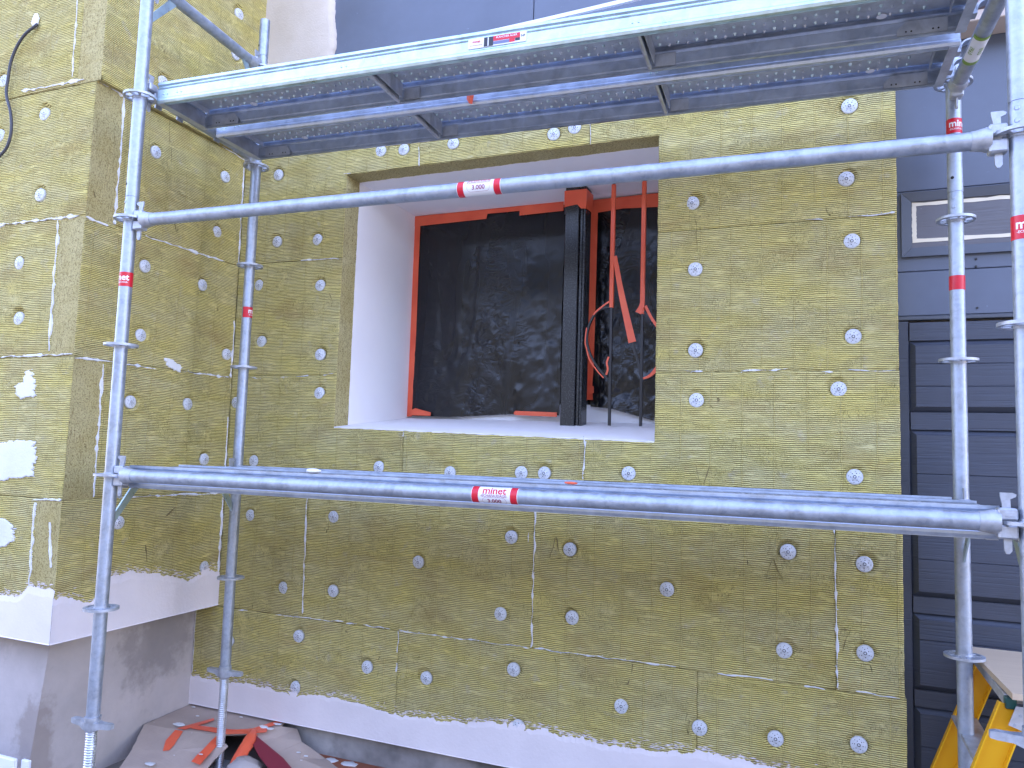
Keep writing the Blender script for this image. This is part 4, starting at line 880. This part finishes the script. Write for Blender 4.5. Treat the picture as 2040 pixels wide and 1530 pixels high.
# ---- steel decks
def deck(y0, y1, zl, zr, label, group, tags=False):
    xl, xr = .040, 2.945; Lx = xr - xl
    ang = math.atan2(zr - zl, Lx); t = empty('scaffold_deck', label, 'scaffold deck', group, S2W(xl, y0, zl), 0)
    t.rotation_euler = (0, -ang, ROT); W = y1 - y0; H = .088
    def side(s_, name, mm):                                                      # s_=0 front, 1 rear; profile in (y, z)
        pr = [(.020, .0), (.020, .003), (.004, .003), (.0, .012), (.0, .020), (.003, .024), (.003, .058), (.0, .062), (.006, .068), (.006, .072), (.0, .078), (.0, .088), (.014, .088), (.014, .080), (W * .5 if False else .030, .080)]
        b = MB(); V = []; F = []
        for xx in (0, Lx):
            for yy, zz in pr: V.append((xx, yy if s_ == 0 else W - yy, zz))
        n = len(pr)
        for k in range(n - 1): F.append((k, k + 1, n + k + 1, n + k))
        b.add(V, F)
        V2 = [];                                                             # inner face, 2 mm inside
        pr2 = [(min(a + .0022, .03) if k > 2 else a, z + (.002 if k < 3 else 0)) for k, (a, z) in enumerate(pr)]
        for xx in (0, Lx):
            for yy, zz in pr2: V2.append((xx, yy if s_ == 0 else W - yy, zz))
        b.add(V2, F); return b.build(name, mm, t)
    f_ = side(0, 'side_rail', GALV2 if y0 < .2 and zl > 1 else GALV3); side(1, 'side_rail', GALV3)  # lit tone on the upper front rail, shaded tone on the rest
    # perforated top sheet with pressed dimples
    b = MB(); b.box((.0, .028, .0775), (Lx, W - .028, .0795)); nxp = int((Lx - .2) / .031)
    for i in range(nxp):
        x = .12 + i * .031; ys = np.linspace(.045, W - .045, 5); odd = i % 2
        for k, y in enumerate(ys):
            yy = y + (.010 if odd else 0); r0 = (.0070 if not odd else .0058) * random.uniform(.85, 1.1)
            if yy > W - .034: continue
            ring = [(x + r0 * math.cos(a * math.pi / 4), yy + r0 * math.sin(a * math.pi / 4), .0775) for a in range(8)]; ring2 = [(x + r0 * .45 * math.cos(a * math.pi / 4), yy + r0 * .45 * math.sin(a * math.pi / 4), .0705) for a in range(8)]
            b.add(ring + ring2, [(a, (a + 1) % 8, 8 + (a + 1) % 8, 8 + a) for a in range(8)] + [tuple(range(8, 16))], 0 if odd else 1, False)
            ring3 = [(x + r0 * .45 * math.cos(a * math.pi / 4), yy + r0 * .45 * math.sin(a * math.pi / 4), .0808) for a in range(8)]; ring4 = [(q[0], q[1], .0795) for q in ring]
            b.add(ring4 + ring3, [(a, (a + 1) % 8, 8 + (a + 1) % 8, 8 + a) for a in range(8)] + [tuple(range(8, 16))])
    b.build('perforated_sheet', [GALVD, GALV2], t)
    for xx in (.965, 1.945):                                                 # stiffeners
        b = MB(); b.tube([(xx, .022, .008), (xx, W - .022, .008)], .0075, 12); b.box((xx - .002, .022, .010), (xx + .002, W - .022, .076)); b.box((xx + .014, .028, .018), (xx + .016, W - .024, .076)); b.build('stiffener', GALVD, t)
        MB().box((xx + .016, W - .0095, .016), (xx + .085, W - .0065, .062), bev=.001).build('lug_plate', GALVD, t)
    for e_, sg in ((0, 1), (Lx, -1)):                                          # end frames
        b = MB(); b.box((e_ + sg * .002, .006, .002), (e_ + sg * .0045, W - .006, .076)); b.box((e_ + sg * .002, .006, .0), (e_ + sg * .030, W - .006, .003)); b.box((e_ + sg * .045, .03, .055), (e_ + sg * .048, W - .03, .076)); b.build('end_frame', GALVD, t)
        q = [(.05, .010), (.19, .010), (.19, .030), (.165, .055), (.05, .055)]
        b = MB(); b.prism(q, (e_, W - .0135, 0), (sg, 0, 0), (0, 0, 1), (0, 1, 0), .003)
        for hx in (.075, .09, .15, .165): b.tube([(e_ + sg * hx, W - .0136, .022), (e_ + sg * hx, W - .0146, .022)], .0028, 8, 1)
        b.build('end_gusset', [GALVD, HOLE], t)
        for yy in (W * .28, W * .72):                                         # claws over the cross tube
            b = MB(); V = []; F = []; c_ = e_ - sg * .040; n = 14
            for k in range(n + 1):
                a = math.pi * 1.08 * k / n - .12
                for rad in (.0255, .0305):
                    for dy in (-.017, .017): V.append((c_ + sg * rad * math.cos(a), yy + dy, .022 + rad * math.sin(a) + (.0)))
            for k in range(n):
                i0 = 4 * k; i1 = i0 + 4; F += [(i0, i0 + 1, i1 + 1, i1), (i0 + 2, i1 + 2, i1 + 3, i0 + 3), (i0, i1, i1 + 2, i0 + 2), (i0 + 1, i0 + 3, i1 + 3, i1 + 1)]
            F += [(0, 2, 3, 1), (4 * n, 4 * n + 1, 4 * n + 3, 4 * n + 2)]; b.add(V, F); b.box((e_ - sg * .014, yy - .017, .01), (e_ + sg * .004, yy + .017, .05)); b.build('claw', CAST, t)
    for xx in ([.03, .05, .10, .12, .86, .88, 1.93, 1.95] if True else []):     # rivets on the front rail
        MB().tube([(xx, .0030, .040), (xx, .0008, .040)], [.0055, .0035], 10).build('rivet', GALV2, t)
    if tags:
        for xx in (.28, 2.67): MB().tube([(xx, W - .030, .0755), (xx, W - .030, .0735)], .015, 16).build('end_tag', WST, t)
    return t, W
G2 = 'steel scaffold decks'
d1, W1 = deck(.045, .315, 1.487, 1.455, 'front steel deck overhead with a red and white maker sticker on its bright edge', G2, True)
d2, W2 = deck(.385, .675, 1.487, 1.455, 'rear steel deck overhead, with an orange tape scrap on its edge', G2, True)
deck(.045, .315, -.050, -.050, 'front steel deck of the lower level, directly behind the middle tube', G2)
deck(.385, .675, -.056, -.056, 'rear steel deck of the lower level, closest to the insulated wall', G2)
# sticker on the front deck
def local_box(parent, name, a, b_, m): return MB().box(a, b_).build(name, m, parent)
sx = 1.365
stt = local_box(d1, 'sticker', (sx, -.0008, .030), (sx + .21, .0028, .064), WST)
local_box(stt, 'print_block', (sx + .058, -.0014, .031), (sx + .092, -.0009, .0635), BLK); local_box(stt, 'print_block', (sx + .092, -.0014, .046), (sx + .188, -.0009, .0635), RED)
local_box(stt, 'print_block', (sx + .092, -.0014, .034), (sx + .15, -.0009, .0445), mat('blue_grey_print', (.15, .17, .3), .4)); local_box(stt, 'print_block', (sx + .150, -.0014, .034), (sx + .170, -.0009, .0455), RED); local_box(stt, 'print_block', (sx + .171, -.0014, .036), (sx + .188, -.0009, .0455), BLK)
local_box(stt, 'print_line', (sx + .072, -.0020, .032), (sx + .0755, -.0015, .062), WST)
def flat_text(txt, size, x, y, z, m, parent, bold=0):
    vs_, fs = text_mesh(txt, size, bold); b = MB().add([(x + v.x, y, z + v.y) for v in vs_], fs); return b.build('lettering', m, parent, fix=False)
flat_text('PLANCHER ACIER', .0095, sx + .14, -.0020, .0565, WINK, stt, .0001); flat_text('NF', .012, sx + .199, -.0016, .050, BLK, stt, .0002); flat_text('ECHAFAUDAGE', .0065, sx + .030, -.0016, .040, INK, stt); flat_text('minet', .013, sx + .030, -.0016, .053, RED, stt, .0003)
# scraps and droppings
def tri_thing(name, pts, m, label, cat, th=.0012):
    b = MB(); c0 = sum((Vector(q) for q in pts), Vector()) / len(pts); n = len(pts)
    nrm = (Vector(pts[1]) - Vector(pts[0])).cross(Vector(pts[2]) - Vector(pts[0])).normalized() * th
    V = [Vector(q) for q in pts] + [Vector(q) + nrm for q in pts]; b.add(V, [tuple(range(n)), tuple(range(n, 2 * n))[::-1]] + [(i, (i + 1) % n, n + (i + 1) % n, n + i) for i in range(n)]); return tag(b.build(name, m), label, cat)
o0 = S2W(1.27, .383, 1.50)
tri_thing('tape_scrap', [(o0.x - .012, o0.y - .004, o0.z + .028), (o0.x + .002, o0.y - .012, o0.z + .012), (o0.x + .018, o0.y - .006, o0.z + .012), (o0.x + .014, o0.y - .010, o0.z - .028), (o0.x + .002, o0.y - .014, o0.z - .025), (o0.x - .012, o0.y - .008, o0.z - .004)], TAPE, 'scrap of orange tape hanging on the edge of the rear upper deck', 'tape scrap')
def lump(name, c_, r_, m, label, cat, seed=1, sq=(1, .6, .35)):
    b = MB(); nu, nv = 12, 7; V = []; F = []; rg = random.Random(seed)
    for j in range(nv + 1):
        for i in range(nu):
            th = math.pi * j / nv; ph = 2 * math.pi * i / nu; q = r_ * (1 + rg.uniform(-.22, .22) * math.sin(th)); V.append((c_[0] + q * math.sin(th) * math.cos(ph) * sq[0], c_[1] + q * math.sin(th) * math.sin(ph) * sq[1], c_[2] + q * math.cos(th) * sq[2]))
    for j in range(nv):
        for i in range(nu): F.append((j * nu + i, j * nu + (i + 1) % nu, (j + 1) * nu + (i + 1) % nu, (j + 1) * nu + i))
    b.add(V, F, 0, True); o = b.build(name, m); return tag(o, label, cat) if label else o
q = S2W(.865, .06, .047); lump('mortar_lump', q, .030, ADH, 'small lump of cream mortar on the lower deck edge, left of middle', 'mortar', 3, (1, .6, .3))
q = S2W(1.79, .10, .044); lump('tape_scrap', q, .020, TAPE, 'red scrap lying on the lower deck near its middle', 'tape scrap', 5, (1.1, .6, .22))
b = MB(); V = []; n = 40                                                       # strip lying on the upper deck
for k in range(n + 1):
    x = 1.35 + 1.6 * k / n; z = 1.5675 + .000 + max(0, (k / n)) ** 1.25 * .115; p0 = S2W(x, .085, z); V += [p0, p0 + Vector((0, 0, .013)), p0 + Vector((0, .012, .0145)), p0 + Vector((0, .012, .001))]
F = [(4 * k + j, 4 * k + (j + 1) % 4, 4 * k + 4 + (j + 1) % 4, 4 * k + 4 + j) for k in range(n) for j in range(4)] + [(0, 1, 2, 3), tuple(4 * n + j for j in range(4))]
b.add(V, F); tag(b.build('edge_trim', mat('white_metal_trim', (.78, .82, .84), .35)), 'thin white metal trim lying askew along the top of the upper deck', 'metal strip')
b = MB(); p0 = S2W(1.95, .12, 1.572); Mx = Matrix.Translation(p0) @ Matrix.Rotation(ROT, 4, 'Z') @ Matrix.Rotation(-.055, 4, 'Y'); b.box((0, 0, 0), (.95, .22, .016), M=Mx); tag(b.build('loose_board', PLY), 'loose brown board lying on the upper deck beneath the white trim', 'board')

# ================================================================== CARDBOARD, TAPE, JUNK AT THE JACK
cb = empty('cardboard_cover', 'flattened brown cardboard folded round the rear left jack, splashed with white mortar', 'cardboard')
def sheet(pts, name='cardboard_flap', m=CARD, parent=cb, th=.005):
    b = MB(); n = len(pts); up = Vector((0, 0, th)); cen = sum((Vector(q) for q in pts), Vector()) / n
    ring = []
    for k in range(n):
        a, c_ = Vector(pts[k]), Vector(pts[(k + 1) % n]); L_ = (c_ - a).length; t_ = max(1, int(L_ / .03))
        for j in range(t_): ring.append(a.lerp(c_, j / t_) + Vector((random.uniform(-1, 1), random.uniform(-1, 1), 0)) * .0018)
    n = len(ring); V = [cen] + ring + [cen - up] + [q - up for q in ring]
    F = [(0, 1 + k, 1 + (k + 1) % n) for k in range(n)] + [(n + 1, n + 2 + (k + 1) % n, n + 2 + k) for k in range(n)] + [(1 + k, n + 2 + k, n + 2 + (k + 1) % n, 1 + (k + 1) % n) for k in range(n)]
    b.add(V, F); return b.build(name, m, parent)
sheet([(-0.143, 0.055, -1.229), (0.214, 0.056, -1.229), (0.438, 0.055, -1.233), (0.456, -0.013, -1.24), (0.366, -0.139, -1.25), (0.249, -0.228, -1.245), (0.026, -0.271, -1.24), (-0.134, -0.295, -1.237)])
sheet([(-0.134, -0.295, -1.237), (0.026, -0.271, -1.2405), (0.249, -0.228, -1.2455), (0.33, -0.255, -1.256), (0.364, -0.27, -1.262), (0.345, -0.325, -1.30), (0.355, -0.46, -1.355), (0.029, -0.62, -1.355), (-0.037, -0.45, -1.29)])
sheet([(0.366, -0.139, -1.2505), (0.456, -0.013, -1.2405), (0.511, 0.041, -1.26), (0.588, -0.017, -1.29), (0.532, -0.137, -1.31), (0.401, -0.142, -1.28)])
sheet([(0.401, -0.142, -1.281), (0.532, -0.137, -1.311), (0.588, -0.017, -1.291), (0.715, 0.006, -1.355), (0.934, -0.11, -1.36), (0.694, -0.229, -1.36)])
def lift(q, d=.003): return [(a, b_, c_ + d) for a, b_, c_ in q]
t1 = [(0.082, -0.365, -1.2655), (0.051, -0.319, -1.251), (0.054, -0.276, -1.239), (0.079, -0.263, -1.239), (0.103, -0.328, -1.255), (0.107, -0.36, -1.266)]
def drape(pts): # snap x,y onto the flap plane
    out = []
    for x, y, z in pts:
        # front flap plane through three corners
        A_, B_, C_ = Vector((-.134, -.295, -1.237)), Vector((.249, -.228, -1.2455)), Vector((.029, -.62, -1.355)); n_ = (B_ - A_).cross(C_ - A_); zz = A_.z - (n_.x * (x - A_.x) + n_.y * (y - A_.y)) / n_.z
        out.append((x, y, zz))
    return out
sheet(lift(drape([(0.10, -0.40, 0), (0.060, -0.345, 0), (0.045, -0.275, 0), (0.085, -0.268, 0), (0.118, -0.35, 0), (0.125, -0.385, 0)]), .005), 'tape_strip', TAPE, cb, .001)
sheet(lift([(0.048, -0.267, -1.239), (0.111, -0.1, -1.233), (0.136, -0.119, -1.233), (0.09, -0.262, -1.2395)], .005), 'tape_strip', TAPE, cb, .001)
sheet(lift([(0.088, -0.207, -1.238), (0.27, -0.168, -1.241), (0.36, -0.116, -1.245), (0.416, -0.056, -1.243), (0.439, -0.10, -1.247), (0.368, -0.15, -1.251), (0.29, -0.207, -1.247), (0.104, -0.238, -1.24)], .006), 'tape_strip', TAPE, cb, .001)
sheet(lift([(0.36, -0.10, -1.243), (0.41, 0.02, -1.236), (0.45, 0.04, -1.236), (0.41, -0.07, -1.243)], .007), 'tape_strip', TAPE, cb, .001)
sheet(lift(drape([(0.262, -0.236, 0), (0.308, -0.243, 0), (0.328, -0.405, 0), (0.275, -0.405, 0)]), .006), 'tape_strip', TAPE, cb, .001)
b = MB(); b.tube([(.375, -.115, -1.246), (.40, -.15, -1.243), (.42, -.19, -1.255), (.432, -.24, -1.28), (.445, -.30, -1.31), (.45, -.33, -1.35), (.45, -.34, -1.37)], [.012, .022, .028, .027, .026, .028, .028], 14); b.v = [(q[0] + random.uniform(-.005, .005), q[1] + random.uniform(-.005, .005), q[2] + random.uniform(-.003, .003)) for q in b.v]; o = b.build('taped_roll', TAPE); tag(o, 'bunched roll wrapped in orange tape spilling over the cardboard edge', 'tape bundle')
tri_thing('tape_strap', [(0.385, -0.165, -1.243), (0.425, -0.150, -1.247), (0.626, -0.205, -1.292), (0.794, -0.280, -1.335), (0.717, -0.335, -1.335), (0.525, -0.250, -1.285)], TAPE2, 'dark red strap slanting down to the right from the orange bundle', 'strap', .003)
lump('grey_stone', (.49, -.31, -1.34), .085, CONC, 'x y z w', 'stone', 4, (1, .9, .7)); tag(bpy.data.objects['grey_stone'], 'rounded grey block under the strap and orange bundle', 'stone')
for k, (x, y, z, r_) in enumerate([(0.027, -0.235, -1.23, .026), (0.122, -0.487, -1.308, .020), (0.299, -0.372, -1.275, .008), (0.39, -0.064, -1.236, .022), (0.43, -0.01, -1.233, .018), (0.437, -0.07, -1.236, .017), (-0.089, -0.029, -1.226, .010), (0.653, -0.072, -1.325, .010), (0.735, 0.019, -1.362, .030), (0.833, 0.02, -1.362, .034), (0.224, -0.032, -1.226, .008), (0.021, -0.113, -1.228, .008), (0.619, -0.085, -1.31, .010), (0.605, -0.172, -1.335, .012), (0.654, -0.109, -1.33, .008), (.16, -.20, -1.236, .006), (.33, .03, -1.226, .007), (.9, -.02, -1.362, .02), (1.05, .01, -1.362, .014)]):
    lump('mortar_splash', (x, y, z), r_, ADH, None, None, k + 20, (1.3, .8, .14))
    o = COL.objects[-1]; tag(bpy.data.objects[o.name], 'small splash of white mortar fallen at the foot of the wall', 'mortar', 'white mortar splashes at the wall foot')
b = MB(); b.box((-.42, -1.02, GZ), (-.035, -1.0, -1.133), bev=.004); tag(b.build('foam_offcut', mat('white_foam', (.78, .79, .82), .8)), 'white foam board offcut at the bottom left corner', 'foam board')
b = MB(); b.box((-.020, -1.0, GZ), (.022, -.985, -1.135), bev=.003); tag(b.build('foam_offcut', mat('white_foam_b', (.76, .77, .82), .8)), 'narrow white foam scrap right of the wider white offcut', 'foam board')

# ================================================================== CABLE
cp = [(-0.41, -.932, 2.015), (-0.39, -.945, 2.002), (-0.454, -.95, 1.968), (-0.505, -.95, 1.917), (-0.537, -.95, 1.85), (-0.547, -.95, 1.767), (-0.548, -.95, 1.695), (-0.509, -.95, 1.606), (-0.492, -.95, 1.52), (-0.506, -.95, 1.451), (-0.542, -.95, 1.413), (-0.60, -.95, 1.39), (-.8, -.95, 1.36)]
out = []
pts = [Vector(q) for q in cp]
for k in range(1, len(pts) - 1):
    p0, p1, p2, p3 = pts[max(k - 1, 0)], pts[k], pts[k + 1], pts[min(k + 2, len(pts) - 1)]
    for j in range(6):
        t = j / 6; out.append(.5 * ((2 * p1) + (-p0 + p2) * t + (2 * p0 - 5 * p1 + 4 * p2 - p3) * t * t + (-p0 + 3 * p1 - 3 * p2 + p3) * t ** 3))
b = MB(); b.tube([pts[0]] + out, .0065, 10); cbl = b.build('cable', CABLE); tag(cbl, 'dark cable hanging from a white sealed hole in the wall, top left', 'cable')
lump('sealant', (-.415, -.935, 2.03), .028, ADH, 'white sealant blob where the dark cable leaves the wall', 'sealant', 9, (.8, .4, 1.3))

# ================================================================== STEP PLATFORM (right)
st = empty('step_ladder', 'yellow step ladder with a plywood top standing before the dark door', 'step ladder')
ZP = -.53
c0 = [(3.395, .06), (3.80, .06), (3.80, -.53), (3.42, -.53)]
b = MB(); b.prism(c0, (0, 0, ZP), (1, 0, 0), (0, 1, 0), (0, 0, 1), .018); b.build('plywood_top', PLY, st)
b = MB(); b.box((3.41, -.47, ZP - .034), (3.435, .05, ZP - .002), bev=.002); b.box((3.44, -.45, ZP - .030), (3.75, -.42, ZP - .002), bev=.002); b.build('top_frame', ALU, st)
MB().box((3.408, -.50, ZP - .036), (3.437, -.471, ZP - .004), bev=.002).build('end_cap', TEAL, st)
def rail(top, bot, w_, d_, name='leg', m=YEL, wv=(1, 0, 0)):
    b = MB(); a = Vector(top); c_ = Vector(bot); ax = (c_ - a); L_ = ax.length; ax.normalize(); wx = Vector(wv); wx = (wx - ax * wx.dot(ax)).normalized(); n_ = ax.cross(wx)
    Mx = Matrix(((wx.x, n_.x, ax.x, a.x), (wx.y, n_.y, ax.y, a.y), (wx.z, n_.z, ax.z, a.z), (0, 0, 0, 1)))
    b.box((-w_ / 2, -d_ / 2, 0), (w_ / 2, -d_ / 2 + .004, L_), M=Mx); b.box((-w_ / 2, -d_ / 2 + .004, 0), (-w_ / 2 + .004, d_ / 2, L_), M=Mx); b.box((w_ / 2 - .004, -d_ / 2 + .004, 0), (w_ / 2, d_ / 2, L_), M=Mx)
    return b.build(name, m, st)
rail((3.425, -.50, ZP - .03), (3.12, -.56, GZ), .075, .03); rail((3.455, .03, ZP - .03), (3.15, .03, GZ), .07, .03)
rail((3.74, -.50, ZP - .03), (3.95, -.52, GZ), .06, .03); rail((3.74, .03, ZP - .03), (3.95, .04, GZ), .06, .03)
for tt in (.24, .55, .86):
    x = 3.455 + (3.15 - 3.455) * tt; z = ZP - .03 + (GZ - ZP + .03) * tt
    MB().box((x - .045, -.50, z - .006), (x + .035, .02, z + .006), bev=.002).build('step', ALU, st)
MB().prism([(3.43, ZP - .02), (3.60, ZP - .02), (3.60, ZP - .07), (3.52, ZP - .085), (3.48, ZP - .10), (3.41, ZP - .075)], (0, -.522, 0), (1, 0, 0), (0, 0, 1), (0, 1, 0), .004).build('hinge_plate', ALU, st)
for x, z in ((3.44, -.045), (3.425, -.072), (3.478, -.09), (3.49, -.06), (3.46, -.062)):
    MB().tube([(x, -.522, ZP + z), (x, -.525, ZP + z)], .004, 10).build('rivet', CAST, st)
MB().tube([(3.33, -.53, -.80), (3.36, -.55, -.805), (3.52, -.55, -.71), (3.7, -.53, -.62)], .008, 8).build('brace', ALU, st)
